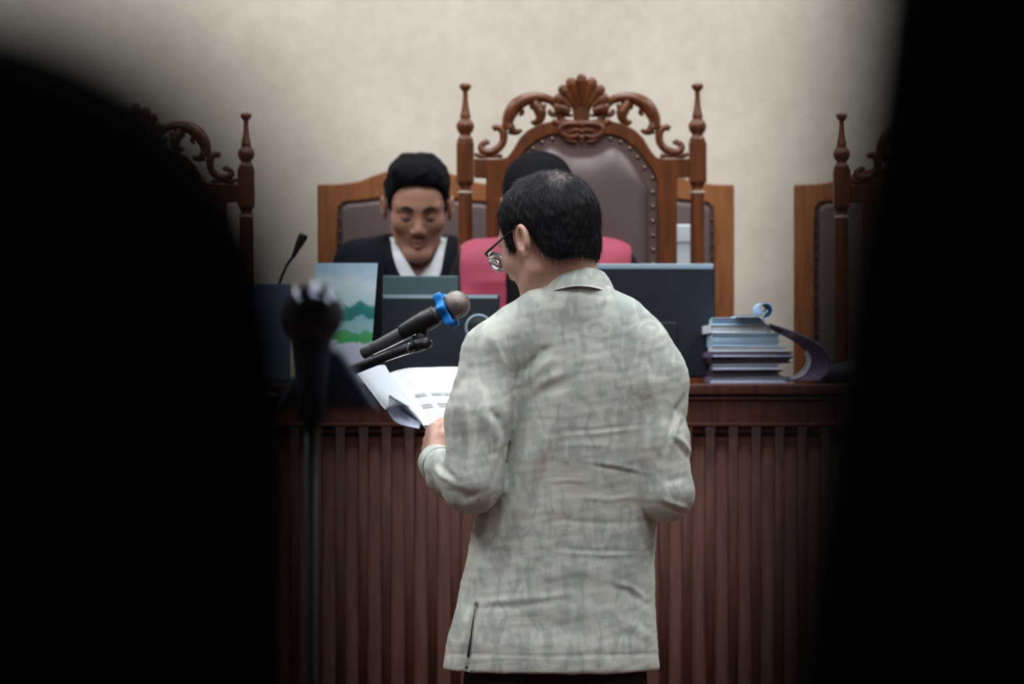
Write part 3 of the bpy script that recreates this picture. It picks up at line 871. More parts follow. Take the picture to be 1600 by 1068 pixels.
# round black speaker with pale rim
c = W(748, 512, 8.52)
sp = thing('desk_speaker', 'small round black desk speaker with pale rim behind the standing man\'s shoulder', 'speaker', (c[0], c[1], ZT))
zc = c[2] - ZT; r = 21 / (FPX / 8.52)
Rx = Matrix.Translation((0, 0, zc)) @ Matrix.Rotation(math.pi / 2, 4, 'X')
MB().lathe([(r * .9, -.03), (r, -.02), (r, .010), (r * .85, .014)], 32, Rx).build('housing', M['plastic'], sp)
n = 40; ring = [(r * .93 * math.cos(t), -.014, zc + r * .93 * math.sin(t)) for t in np.linspace(0, 2 * math.pi, n)]
MB().tube(ring, .0032, 8, 1, (0, 1, 0), 1).build('rim', M['bezel'], sp)
m = MB(); m.lathe([(.028, 0), (.028, .006), (.008, .012), (.008, zc - r + .004)], 20); m.build('stand', M['plastic'], sp)

# printed landscape board at left
YB = 8.60
a0 = W(492, 411, YB); a1 = W(590, 411, YB); b0 = W(487, 577, YB - .02); b1 = W(576, 577, YB - .02)
bd = thing('printed_display_board', 'pale blue printed board with green trees standing left on the bench', 'display board', ((a0[0] + a1[0]) / 2, YB, ZT))
o = np.array(bd.location)
def slab(q, th, extra=0):
    V = [tuple(np.array(p) - o + np.array((0, s * th, 0))) for s in (-.5, .5) for p in q]
    F = [(0, 1, 2, 3), (7, 6, 5, 4)] + [(i, 4 + i, 4 + (i + 1) % 4, (i + 1) % 4) for i in range(4)]
    return V, F
b0f = b0.copy(); b1f = b1.copy(); b0f[2] = ZT + .001; b1f[2] = ZT + .001
V, F = slab([b0f, b1f, a1, a0], .006); mk('printed_face', V, F, M['print'], bd, smooth=False)
bk = [b0f + (0.002, .10, 0), b1f + (.014, .10, 0), a1 + (.012, .01, .0), a0 + (.002, .01, .0)]
V, F = slab(bk, .004); mk('back_leaf', V, F, M['plastic'], bd, smooth=False)

# gooseneck microphone
gm = thing('gooseneck_microphone', 'thin black gooseneck microphone rising at the left end of the bench', 'microphone', tuple(W(424, 600, 8.95)[:2]) + (ZT,))
o = np.array(gm.location)
def G(px, py, dy=0): return W(px, py, 8.95 + dy) - o
MB().lathe([(.05, 0), (.05, .012), (.03, .022), (.012, .026), (.009, .04)], 24).build('base', M['plastic'], gm)
MB().tube([(0, 0, .03), G(425, 520), G(432, 455), G(445, 418), G(459, 398)], [.005, .004, .0035, .0035, .004], 10).build('gooseneck', M['plastic'], gm)
MB().tube([G(457, 401), G(461, 392), G(466, 382), G(472, 370), G(474, 366)], [.005, .0065, .010, .0125, .009], 14).build('capsule', M['rubber'], gm)

# stack of folders
SY = 8.56
st_x0 = 1113
stack = [  # left px, right px, top py, bottom py, material, skew
    (1108, 1236, 588, 597, 'file_purple', 0.0), (1113, 1226, 578, 587.5, 'file_dark', .01), (1112, 1222, 567, 577.5, 'file_purple', -.01),
    (1110, 1240, 558, 566.5, 'file_dark', .0), (1112, 1243, 549, 557.5, 'file_purple', .015), (1110, 1232, 541, 548.5, 'file_white', -.01),
    (1112, 1224, 520, 540.5, 'file_blue', .0), (1109, 1214, 507, 519.5, 'file_white', .01), (1112, 1200, 496, 506.5, 'file_blue', -.01)]
labs = ['mauve folder at the very bottom of the document stack', 'dark folder second from the bottom of the document stack', 'mauve folder third from the bottom of the document stack',
        'dark folder fourth from the bottom of the document stack', 'mauve folder with pale edge in the middle of the document stack', 'white paper block under the light blue bundle in the stack',
        'thick light blue bundle in the upper part of the document stack', 'white paper bundle second from the top of the stack', 'topmost light blue folder on the document stack']
prev_top = ZT
for (x0, x1, yt, yb, mt, sk), lab in zip(stack, labs):
    zt_ = W(0, yt, SY)[2]; xa = W(x0, 600, SY)[0]; xb = W(x1, 600, SY)[0]
    cx = (xa + xb) / 2; hw = (xb - xa) / 2; th = zt_ - prev_top
    f = thing('document_folder', lab, 'folder', (cx, SY, prev_top), 'folders stacked beside the monitor', rz=sk * 3)
    cover = M[mt]
    m = MB(); m.box(-hw, hw, 0, .23, 0, .0018); m.box(-hw, hw, 0, .23, th - .0022, th - .0004)
    m.box(-hw, -hw + .002, 0.0, .23, 0.0018, th - .0022)
    m.build('cover', cover, f, bevel=0.0006)
    m = MB(); 
    nsh = max(2, int(th / .0035)); hh = (th - .0042) / nsh
    for k in range(nsh):
        jx = random.uniform(-.006, .004); jy = random.uniform(.001, .008)
        m.box(-hw + .003, hw - .008 + jx, jy, .225, .0019 + k * hh, .0019 + (k + .82) * hh)
    m.build('sheets', {'file_dark': M['file_dark'], 'file_purple': M['paper_under'], 'file_blue': M['file_blue'], 'file_white': M['file_white']}[mt], f, smooth=False)
    prev_top = zt_
# rolled paper at the top
rp = thing('rolled_paper', 'light blue paper curled into a loop on top of the stack', 'paper', (W(1190, 600, SY)[0], SY, prev_top))
o = np.array(rp.location)
prof = [(1150, 495.5), (1172, 495), (1186, 495)] + [(1196 + (14.5 - 1.45 * t) * math.sin(t), 487 + (14.5 - 1.45 * t) * math.cos(t) - 3) for t in np.arange(-.3, 7.6, .55)]
base = np.array([W(p[0], p[1] - 1.5, SY - .03) - o for p in prof])
base = resample(base, 90)
rows = [base + np.array((dx, dy, 0)) for dx, dy in ((0, 0), (0.001, .05), (0, .12), (-.002, .2))]
V, F = sheet(rows, .0042); mk('curled_sheet', V, F, M['file_blue'], rp)
rp2 = thing('draped_document', 'mauve-grey plastic sleeve arching off the stack down to the bench', 'document', (W(1260, 600, SY)[0], SY, ZT))
o = np.array(rp2.location)
P_ = resample([W(*p, SY + .0) - o for p in ((1202, 506), (1222, 512), (1252, 523), (1280, 538), (1297, 560), (1296, 580), (1280, 594))], 40)
Q_ = resample([W(*p, SY + .0) - o for p in ((1202, 510), (1216, 519), (1238, 530), (1258, 545), (1266, 565), (1256, 585), (1228, 596))], 40)
rows = [P_ * (1 - t) + Q_ * t + np.array((0, -.02 + .05 * t + 0.012 * math.sin(math.pi * t), 0)) for t in np.linspace(0, 1, 8)]
for r_ in rows: r_[:, 2] = np.maximum(r_[:, 2], 0.002)
V, F = sheet(rows, .002); mk('plastic_sleeve', V, F, M['file_purple'], rp2)
# inner white sheet
P2 = resample([W(*p, SY + .02) - o for p in ((1262, 546), (1269, 560), (1266, 575), (1254, 588), (1226, 595))], 24)
Q2 = resample([W(*p, SY + .02) - o for p in ((1257, 550), (1261, 562), (1256, 575), (1243, 586), (1214, 596.5))], 24)
V, F = sheet([P2, (P2 + Q2) / 2 + (0, .005, 0), Q2], .002); V[:, 2] = np.maximum(V[:, 2], .0015); mk('inner_sheet', V, F, M['file_white'], rp2)
# dark bag on right
bg = thing('document_bag', 'dark grey soft bag slumped at the right end of the bench', 'bag', (W(1368, 600, 8.65)[0], 8.65, ZT))
m = MB(); V = []
def bagf(P):
    d = sd_ell(P, (0, .06, .02), (.13, .11, .042)); d = smin(d, sd_ell(P, (.05, .06, .035), (.07, .08, .04)), .02)
    return smax(d, -P[:, 2] + 0.001, .004)
V, Q = sdf_mesh(bagf, (-.16, -.08, -.01), (.16, .2, .1), .006)
mk('bag_body', relax(V, Q, 2), Q, M['bag'], bg)
for (px, py) in ((1352, 595), (1353, 598), (1362, 597)):
    q = W(px, py, 8.57) - np.array(bg.location); MB().ball((q[0], q[1], max(q[2], .004)), .0022, 8).build('sparkle_bead', M['chrome'], bg)  # chrome beads put in for small sparkles

# ------------------------------------------------------------------ people: shared head
def head_sdf(P, eye_open=True):
    X = np.abs(P[:, 0]); Q = P.copy(); Q[:, 0] = X
    d = sd_ell(P, (0, -.012, .035), (.077, .098, .086))
    d = smin(d, sd_ell(P, (0, .035, .02), (.064, .058, .07)), .02)
    d = smin(d, sd_ell(P, (0, .034, -.035), (.056, .054, .068)), .02)
    d = smin(d, sd_cap(Q, (.046, .0, -.05), (.018, .066, -.096), .021, .019), .018)
    d = smin(d, sd_ell(P, (0, .074, -.098), (.022, .02, .02)), .015)
    d = smin(d, sd_ell(Q, (.040, .054, -.018), (.026, .028, .026)), .018)
    d = smin(d, sd_cap(Q, (.006, .084, .028), (.044, .071, .027), .011, .010), .012)
    # eye sockets and lids
    d = smax(d, -sd_ell(Q, (.031, .101, .005), (.020, .020, .013)), .012)
    d = smin(d, sd_ell(Q, (.031, .0725, .004), (.0145, .0140, .0115)), .005)
    # nose
    d = smin(d, sd_cap(P, (0, .083, .020), (0, .104, -.026), .0080, .0120), .012)
    d = smin(d, sd_ell(Q, (.0125, .096, -.032), (.008, .010, .0075)), .006)
    d = smax(d, -sd_ell(Q, (.007, .104, -.0415), (.0035, .006, .005)), .003)
    # mouth
    d = smin(d, sd_cap(Q, (0, .0895, -.058), (.020, .079, -.062), .0065, .003), .006)
    d = smin(d, sd_cap(Q, (0, .088, -.069), (.017, .078, -.066), .0075, .003), .006)
    d = smax(d, -sd_cap(Q, (0, .099, -.0635), (.022, .085, -.064), .0016, .0012), .003)
    return d
def ear_sdf(P):
    Q = P.copy(); Q[:, 0] = np.abs(P[:, 0])
    # local ear frame: tilt out
    c = np.array((.077, -.010, -.006), np.float32)
    q = Q - c
    a = math.radians(14); ca, sa = math.cos(a), math.sin(a)
    u = -q[:, 1] * ca + (q[:, 0]) * sa     # backwards along ear
    n = q[:, 0] * ca + q[:, 1] * sa        # normal
    v = q[:, 2] + 0.18 * u * -1
    e = np.stack([u - .008, n - .003, v], 1)
    d = sd_ell(e, (0, 0, .003), (.0165, .0065, .0245))
    # helix rim
    rad = np.sqrt((e[:, 0] / .0148) ** 2 + ((e[:, 2] - .004) / .0235) ** 2)
    rim = np.sqrt(((rad - 1) * .02) ** 2 + (e[:, 1] - .005) ** 2) - .0048
    rim = np.where(e[:, 2] < -.012, rim + (-.012 - e[:, 2]) * .5, rim)
    d = smax(d, -sd_ell(e, (-.001, .0075, .005), (.0100, .009, .0165)), .002)
    d = smin(d, rim, .003)
    d = smin(d, sd_cap(e, (.004, .003, .016), (.003, .003, -.008), .0035, .003), .003)
    d = smin(d, sd_ell(e, (-.006, 0.002, -.021), (.0078, .0055, .009)), .005)
    d = smin(d, sd_ell(e, (-.013, .004, -.004), (.004, .004, .006)), .004)
    return d
def hairline(y):
    return np.interp(y, [-.13, -.055, -.040, -.030, -.018, .012, .020, .024, .036, .042, .050, .060, .10], [-.055, -.054, -.038, -.003, .034, .034, .016, -.010, -.008, .036, .068, .084, .092])
def hair_sdf(P, top=.012, side=.004, front=.0):
    d = sd_ell(P, (0, -.012, .035), (.077, .098, .086))
    d = smin(d, sd_ell(P, (0, .035, .02), (.064, .058, .07)), .02)
    d = smin(d, sd_ell(P, (0, -.042, -.03), (.056, .044, .055)), .03)
    t = side + (top - side) * np.clip((P[:, 2] - .02) / .09, 0, 1)
    d = d - t
    zl_ = hairline(P[:, 1] - front)
    d = smax(d, (zl_ - P[:, 2]) * .8, .006)
    return d

def rot_head(yaw, pitch, roll=0.0):
    """local head: +y forward, +z up. yaw 0 faces +Y (away); positive yaw turns to -X"""
    return (Matrix.Rotation(yaw, 3, 'Z') @ Matrix.Rotation(-pitch, 3, 'X') @ Matrix.Rotation(roll, 3, 'Y'))
def apply(V, R, s, c): return (np.asarray(V) @ np.array(R).T) * s + np.asarray(c)
def inv(P, R, s, c): return ((P - np.asarray(c, np.float32)) / s) @ np.array(R, np.float32)

def build_head(c, R, s, neck, skin, h=.003, ears=True):
    """returns verts and quads in world space; neck: list of (point, radius) in world"""
    nk = [inv(np.array([p], np.float32), R, s, c)[0] for p, r in neck]; nr = [r / s for p, r in neck]
    def fn(P):
        d = head_sdf(P)
        if ears: d = smin(d, ear_sdf(P), .006)
        d = smin(d, sd_chain(P, [(0, -.03, -.02)] + nk, [.056] + nr, .02), .022)
        return d
    pts = np.array(nk + [(-.1, -.12, -.13), (.1, .125, .13)])
    lo = pts.min(0) - .07; hi = pts.max(0) + .01; lo = np.minimum(lo, (-.11, -.12, -.13)); hi = np.maximum(hi, (.11, .13, .13)); hi[:2] += .04
    V, Q = sdf_mesh(fn, lo, hi, h / s)
    V = relax(V, Q, 1, .4)
    return apply(V, R, s, c), Q

def face_bits(parent, o, R, s, c, brow=True, eyes=True, lips=True):
    A = lambda V: apply(np.array(V), R, s, c) - o
    if brow:
        for sg in (-1, 1):
            m = MB(); m.tube(A([(sg * .012, .0935, .024), (sg * .028, .0905, .030), (sg * .047, .077, .025)]), [.0038 * s, .0056 * s, .003 * s], 8)
            m.build('eyebrow', M['brow'], parent)
    if eyes:
        for sg in (-1, 1):
            m = MB(); m.tube(A([(sg * .018, .0845, -.0005), (sg * .031, .0865, -.004), (sg * .044, .078, -.001)]), [.0016 * s, .0028 * s, .0016 * s], 6)
            m.build('eyelashes', M['brow'], parent)

# hand in local frame: wrist at origin, fingers along +y, palm faces -z, thumb on +x side
def hand_sdf(P, curl, thumb):
    d = sd_cap(P, (.0, -.05, 0), (0, .005, 0), .026, .024)
    dm = None
    for (x, y) in ((.026, .078), (.009, .084), (-.009, .080), (-.025, .070)):
        e = sd_cap(P, (x * .45, .008, 0), (x, y, .002), .017, .0115)
        dm = e if dm is None else smin(dm, e, .010)
    d = smin(d, dm, .012)
    L = ((.026, .078, (.038, .024, .020)), (.009, .084, (.043, .027, .021)), (-.009, .080, (.040, .025, .020)), (-.025, .070, (.031, .019, .018)))
    df = None
    for i, (x, y, ls) in enumerate(L):
        p = np.array((x, y, .002)); a = 0; pts = [p]; 
        for j, l in enumerate(ls):
            a += curl[j]
            p = p + l * np.array((x * .8 if j == 0 else 0, math.cos(a), -math.sin(a))); pts.append(p)
        rs = np.array([.0105, .0092, .0083, .0070]) * (0.9 if i == 3 else 1)
        e = sd_chain(P, pts, rs, .004)
        df = e if df is None else np.minimum(df, e)
    d = smin(d, df, .006)
    e = sd_chain(P, [(.012, .012, -.004)] + list(thumb), [.017, .0135, .0108, .0088], .006)
    return smin(d, e, .010)

# ------------------------------------------------------------------ the standing man in the sage shirt
YT = 7.30
man_o = np.array([W(880, 600, YT)[0], YT, 0.0])
man = thing('person', 'standing man in a pale sage patterned long-sleeved shirt, back turned, reading papers', 'person', tuple(man_o))
def w(px, py, Y=YT): return W(px, py, Y).astype(np.float32)

prof_y = [440, 480, 520, 560, 600, 700, 800, 870, 930, 1000, 1045, 1100]
prof_l = [850, 815, 790, 785, 788, 777, 743, 728, 717, 698, 691, 688]
prof_r = [945, 975, 1010, 1040, 1055, 1040, 1027, 1022, 1022, 1028, 1031, 1034]
prof_d = [.05, .075, .095, .108, .118, .125, .122, .118, .120, .128, .132, .132]
prof_c = [7.29, 7.295, 7.30, 7.305, 7.31, 7.32, 7.32, 7.315, 7.31, 7.30, 7.30, 7.30]
pz = np.array([W(0, y, YT)[2] for y in prof_y])[::-1]
pl_ = np.array([W(x, 600, YT)[0] for x in prof_l])[::-1]
pr_ = np.array([W(x, 600, YT)[0] for x in prof_r])[::-1]
pd_ = np.array(prof_d)[::-1]; pc_ = np.array(prof_c)[::-1]
hem_z = W(0, 1044, YT)[2]
LSH = [(w(805, 535, 7.285), .064), (w(770, 556, 7.27), .0625), (w(748, 655, 7.225), .0675), (w(742, 748, 7.205), .062)]
LFA = [(w(740, 752, 7.21), .062), (w(708, 742, 7.33), .052), (w(684, 724, 7.46), .037)]
RSH = [(w(1000, 550, 7.29), .066), (w(1027, 590, 7.29), .064), (w(1030, 690, 7.265), .060), (w(1042, 770, 7.25), .0555)]
RFA = [(w(1040, 770, 7.26), .055), (w(985, 735, 7.42), .048), (w(915, 700, 7.52), .036)]
def torso_fn(P):
    z = P[:, 2]
    l = np.interp(z, pz, pl_); r = np.interp(z, pz, pr_); dd = np.interp(z, pz, pd_); cy = np.interp(z, pz, pc_)
    a = (r - l) / 2; cx = (r + l) / 2
    q = np.abs(P[:, 0] - cx) / a; p = np.abs(P[:, 1] - cy) / dd
    e = (q ** 2.4 + p ** 2.4) ** (1 / 2.4)
    d = (e - 1) * np.minimum(a, dd) 
    d = smax(d, z - W(0, 462, YT)[2], .05)
    return d
def shirt_fn(P):
    d = torso_fn(P)
    sh = sd_chain(P, [w(893, 466, 7.278), w(845, 497, 7.28), LSH[1][0]], [.060, .058, .060], .02)
    sh2 = sd_chain(P, [w(900, 466, 7.278), w(965, 512, 7.29), RSH[1][0]], [.060, .062, .062], .02)
    d = smin(d, smin(sh, sh2, .03), .035)
    la = smin(sd_chain(P, [p for p, r in LSH], [r for p, r in LSH], .02), sd_chain(P, [p for p, r in LFA], [r for p, r in LFA], .015), .02)
    ra = smin(sd_chain(P, [p for p, r in RSH], [r for p, r in RSH], .02), sd_chain(P, [p for p, r in RFA], [r for p, r in RFA], .015), .02)
    zz = P[:, 2]
    kk = np.clip((zz - 1.25) / .10, 0, 1) * .028 + .007
    d = smin(d, la, kk); d = smin(d, ra, kk)
    # neck opening
    d = smax(d, -(sd_cap(P, w(897, 430, 7.305), w(880, 385, 7.34), .056, .062)), .006)
    d = smax(d, hem_z - zz, .003)
    # cuff end cut
    for (p1, r1), (p0, r0) in ((LFA[-1], LFA[-2]), (RFA[-1], RFA[-2])):
        ax = (p1 - p0) / np.linalg.norm(p1 - p0)
        near = np.sqrt(((P - p1) ** 2).sum(1)) - .075
        cut = (P - p1) @ ax - .012
        d = np.where(near < 0, smax(d, cut, .004), d)
    return d
lo = [W(636, 600, 7.2)[0], 7.11, hem_z - .012]; hi = [W(1100, 600, 7.2)[0], 7.60, W(0, 425, YT)[2]]
V, Q = sdf_mesh(shirt_fn, lo, hi, .0042)
V = relax(V, Q, 2, .5)

def seg_dist(p, a, b):
    ab = b - a; t = np.clip(((p - a) @ ab) / (ab @ ab), 0, 1)
    d = p - a - t[:, None] * ab
    side = np.sign(ab[0] * (p - a)[:, 1] - ab[1] * (p - a)[:, 0])
    return np.sqrt((d * d).sum(1)), t, side
def poly_dist(p, pts):
    best = np.full(len(p), 1e9); T = np.zeros(len(p)); S = np.zeros(len(p))
    pts = [np.array(q, float) for q in pts]; n = len(pts) - 1
    for i in range(n):
        d, t, s = seg_dist(p, pts[i], pts[i + 1])
        m = d < best; best[m] = d[m]; T[m] = (i + t[m]) / n; S[m] = s[m]
    return best, T, S
N = vnormals(V, Q)
pp = PX(V)
vis = N[:, 1] < 0.25
disp = np.zeros(len(V))
# (polyline in the picture, height in mm, width in px, step)
folds = [
    ([(807, 600), (825, 572), (850, 548), (868, 538)], -6, 7), ([(812, 606), (840, 580), (868, 556)], 4, 9),
    ([(808, 640), (850, 610), (905, 590)], -4, 10), ([(812, 628), (850, 596), (900, 575)], 3, 8),
    ([(772, 522), (790, 552), (803, 590), (806, 618)], -5, 5), ([(762, 512), (782, 548), (794, 590)], 4, 8),
    ([(806, 600), (802, 650), (790, 700), (768, 760), (748, 800)], -3, 6),
    ([(765, 640), (782, 655), (792, 690)], -5, 6), ([(752, 640), (770, 668), (776, 705)], 5, 9), ([(735, 620), (748, 668), (752, 720)], -3, 10),
    ([(720, 585), (728, 640), (726, 700)], 3, 10), ([(712, 640), (722, 700), (716, 745)], -3.5, 8),
    ([(677, 722), (690, 742), (712, 757)], 5, 4.5), ([(683, 720), (698, 738), (716, 752)], -5, 5), ([(668, 735), (680, 765), (700, 785)], -4, 5), ([(662, 740), (672, 768), (690, 790)], 3.5, 5),
    ([(700, 760), (728, 775), (760, 770)], -3.5, 7), ([(690, 772), (716, 790), (748, 788)], 3, 7), ([(655, 752), (662, 760), (672, 762)], -3, 3),
    ([(880, 640), (838, 700), (805, 770), (780, 850), (752, 930)], 8, 18), ([(905, 650), (860, 720), (830, 800), (802, 870), (770, 935)], -5, 14),
    ([(800, 690), (790, 760), (770, 830), (750, 890)], -6, 13), ([(770, 800), (757, 860), (742, 920)], 5, 9),
    ([(872, 676), (930, 672), (1026, 662)], -2.6, 3.2), ([(872, 680), (930, 676), (1026, 666)], 2.2, 3),
    ([(876, 696), (915, 694), (955, 697)], 2.2, 2.6), ([(902, 718), (965, 728), (1028, 743)], 3, 3), ([(902, 722), (965, 732), (1028, 747)], -2.4, 3),
    ([(850, 753), (890, 750), (930, 753)], 2.2, 2.6), ([(862, 861), (930, 866), (1018, 866)], 2.8, 3), ([(862, 857), (930, 861), (1018, 861)], -2.2, 3),
    ([(880, 775), (950, 780), (1015, 772)], 2.2, 3), ([(830, 822), (880, 812), (950, 818), (1020, 812)], -2.2, 4),
    ([(946, 907), (985, 916), (1018, 942)], 3.2, 4), ([(946, 913), (983, 924), (1014, 948)], -2.5, 5),
    ([(745, 944), (775, 938), (856, 932), (900, 925)], 3.0, 5), ([(748, 950), (800, 948), (860, 940)], -2.8, 5),
    ([(885, 540), (880, 620), (900, 700)], 3, 22), ([(950, 560), (985, 620), (1010, 700)], -3, 24), ([(1000, 560), (1030, 640), (1032, 720)], 4, 12),
    ([(1076, 608), (1058, 640), (1042, 690), (1030, 730)], -8, 5), ([(1066, 640), (1052, 672), (1040, 720)], 4, 6),
    ([(1048, 677), (1066, 690), (1082, 712)], 4, 4), ([(1046, 684), (1064, 700), (1080, 722)], -4, 4), ([(1050, 630), (1070, 650), (1078, 670)], -3, 5),
    ([(1030, 778), (1052, 786), (1080, 797)], 5, 4), ([(1030, 786), (1052, 796), (1078, 805)], -4, 5),
    ([(1028, 745), (1050, 750), (1078, 742)], -3, 7), ([(1032, 815), (1028, 870), (1026, 940)], 3, 8),
    ([(700, 1021), (860, 1024), (1028, 1021)], -2.0, 2.0),
    ([(744, 946), (736, 985), (729, 1046)], -11, 2.6), ([(735, 946), (727, 985), (720, 1046)], 4, 6),
    ([(820, 900), (900, 890), (960, 895)], 3, 14), ([(780, 985), (860, 975), (950, 985)], -3, 18), ([(960, 960), (1000, 985), (1024, 1010)], 2.5, 9),
    ([(868, 461), (908, 455), (950, 464)], -3, 5),
]
for pts, amp, wd in folds:
    d, t, s = poly_dist(pp, pts)
    taper = np.clip(np.minimum(t, 1 - t) * 3, 0, 1) ** 1.0
    if amp in (-11, -2.0): taper = np.ones_like(t)
    if wd < 5.5 and amp != -11: amp *= .72
    disp += (amp / 1000.0) * np.exp(-(d / wd) ** 2) * taper * vis
# random soft undulation
def vnoise(P, sc, seed):
    r = np.random.default_rng(seed); out = np.zeros(len(P))
    for k in range(14):
        kv = r.normal(size=3) * sc; out += np.sin(P @ kv + r.uniform(0, 6.28))
    return out / 14 ** .5
disp += 0.0012 * vnoise(V, 30, 3) + 0.0004 * vnoise(V * np.array((1, 1, 2.2)), 80, 5)
V = V + N * (1.35 * disp)[:, None]
V[:, 2] = np.maximum(V[:, 2], hem_z - .004)
shirt = mk('shirt', V, Q, M['shirt'], man, origin=man_o)
shirt['label'] = 'pale sage shirt with woven pattern and side slit'

# side slit of the shirt: dark strip laid on the cloth for the shaded gap
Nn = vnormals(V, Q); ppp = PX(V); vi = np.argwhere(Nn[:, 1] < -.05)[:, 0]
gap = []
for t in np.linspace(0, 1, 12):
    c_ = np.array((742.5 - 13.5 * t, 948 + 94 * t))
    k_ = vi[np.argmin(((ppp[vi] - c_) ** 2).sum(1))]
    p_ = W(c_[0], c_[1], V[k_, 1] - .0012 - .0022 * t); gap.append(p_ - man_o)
MB().tube(gap, list(np.linspace(.0006, .0026, 12)), 6, 1, (0, 1, 0), 1).build('side_slit_shade', M['trousers'], man)

# collar
top = [(930, 470, 7.42), (948, 448, 7.385), (948, 432, 7.34), (941, 424, 7.285), (925, 419, 7.248), (900, 417.5, 7.238), (877, 418, 7.245), (856, 432, 7.275), (836, 452, 7.32), (818, 473, 7.375), (822, 486, 7.41), (850, 492, 7.43)]
bot = [(925, 492, 7.43), (955, 478, 7.40), (962, 466, 7.345), (952, 458, 7.27), (932, 450, 7.222), (905, 447, 7.208), (876, 451, 7.214), (850, 460, 7.245), (830, 469, 7.30), (811, 481, 7.375), (815, 495, 7.42), (848, 506, 7.435)]
Pt = resample([W(*p) for p in top], 60); Pb = resample([W(*p) for p in bot], 60)
rows = []
for t in np.linspace(0, 1, 8):
    bulge = 0.004 * math.sin(math.pi * t)
    r_ = Pt * (1 - t) + Pb * t
    cen = np.array([W(885, 450, 7.32)])[0]
    dr = r_ - cen; dr[:, 2] = 0; dr /= np.linalg.norm(dr, axis=1, keepdims=True)
    rows.append(r_ + dr * bulge)
# inner fall of the collar stand
cen = W(885, 450, 7.32)
dr = Pt - cen; dr[:, 2] = 0; dr /= np.linalg.norm(dr, axis=1, keepdims=True)
rows = [Pt - dr * .007 + (0, 0, -.03), Pt - dr * .006 + (0, 0, -.006)] + rows
V, F = sheet(rows, .0022)
mk('shirt_collar', V, F, M['shirt'], man, origin=man_o)
# cuff band
def cuff(parent, p0, p1, r0, r1, name='shirt_cuff', mat=None, org=man_o):
    ax = (p1 - p0) / np.linalg.norm(p1 - p0)
    u = np.cross(ax, (0, 0, 1)); u /= np.linalg.norm(u); v = np.cross(u, ax)
    rows = []
    for (s, r) in ((0, r0), (.3, r0 + .001), (1.0, r1), (1.0, r1 - .004), (.6, r1 - .006)):
        c_ = p0 + (p1 - p0) * s
        rows.append([c_ + r * (math.cos(a) * u + math.sin(a) * v) for a in np.linspace(0, 2 * math.pi, 33)])
    V, F = sheet(rows, .0016)
    return mk(name, V, F, mat or M['shirt'], parent, origin=org)
axl = (LFA[-1][0] - LFA[-2][0]); axl = axl / np.linalg.norm(axl)
pL = LFA[-1][0] - axl * .03
cuff(man, pL.astype(float), (LFA[-1][0] + axl * .022).astype(float), .0405, .0375)

# body: head + neck + hidden torso, arms, hands, legs
HC = W(858, 380, 7.30); HR = rot_head(math.radians(45), math.radians(18)); HS = 1.11
hv, hq = build_head(HC, HR, HS, [(W(886, 430, 7.30), .060), (W(893, 475, 7.29), .066)], None, h=.0026)
# hands
def hand_mesh(wrist, fdir, palm, curl, thumb, mirror=False, s=1.0, h=.0022):
    y = fdir / np.linalg.norm(fdir); zc_ = -(palm - y * np.dot(palm, y)); zc_ /= np.linalg.norm(zc_)
    x = np.cross(y, zc_)
    R = np.stack([x, y, zc_], 1)
    def fn(P):
        Q_ = P.copy()
        if mirror: Q_[:, 0] *= -1
        return hand_sdf(Q_, curl, thumb)
    V, Q_ = sdf_mesh(fn, (-.075, -.08, -.09), (.075, .19, .04), h)
    V = relax(V, Q_, 1, .4)
    return (V @ R.T) * s + wrist, Q_
LW = LFA[-1][0].astype(float) + axl * .020 + (0, 0, .006)
lh, lq = hand_mesh(LW, np.array((-.14, .74, .52)), np.array((.85, .3, -.15)), (.65, .9, .5), [(.034, .040, -.012), (.040, .068, -.018), (.034, .092, -.020)], mirror=False, s=1.0)
axr = (RFA[-1][0] - RFA[-2][0]); axr = axr / np.linalg.norm(axr)
RW = RFA[-1][0].astype(float) + axr * .010
rh, rq = hand_mesh(RW, np.array((-.75, .55, .15)), np.array((-.2, .1, -.9)), (.5, .8, .5), [(.034, .040, -.012), (.040, .068, -.018), (.034, .092, -.020)], mirror=True, s=1.0)
def man_under(P):
    z = P[:, 2]
    d = smax(torso_fn(P) + .026, .74 - z, .02)
    d = smin(d, sd_chain(P, [p for p, r in LSH + LFA], [r - .026 for p, r in LSH + LFA[:-1]] + [.025], .02), .02)
    d = smin(d, sd_chain(P, [p for p, r in RSH + RFA], [r - .026 for p, r in RSH + RFA[:-1]] + [.025], .02), .02)
    for sx_ in (812, 922):
        x = W(sx_, 600, YT)[0]
        d = smin(d, sd_chain(P, [(x, 7.31, .78), (x, 7.30, .48), (x, 7.31, .09)], [.075, .055, .036], .03), .03)
    return d
uv, uq = sdf_mesh(man_under, [W(650, 600, 7.2)[0], 7.1, .02], [W(1095, 600, 7.2)[0], 7.6, W(0, 470, YT)[2]], .011)
V, Q = join([(hv, hq), (lh, lq), (rh, rq), (uv, uq)])
mk('body', V, Q, M['skin'], man, origin=man_o)
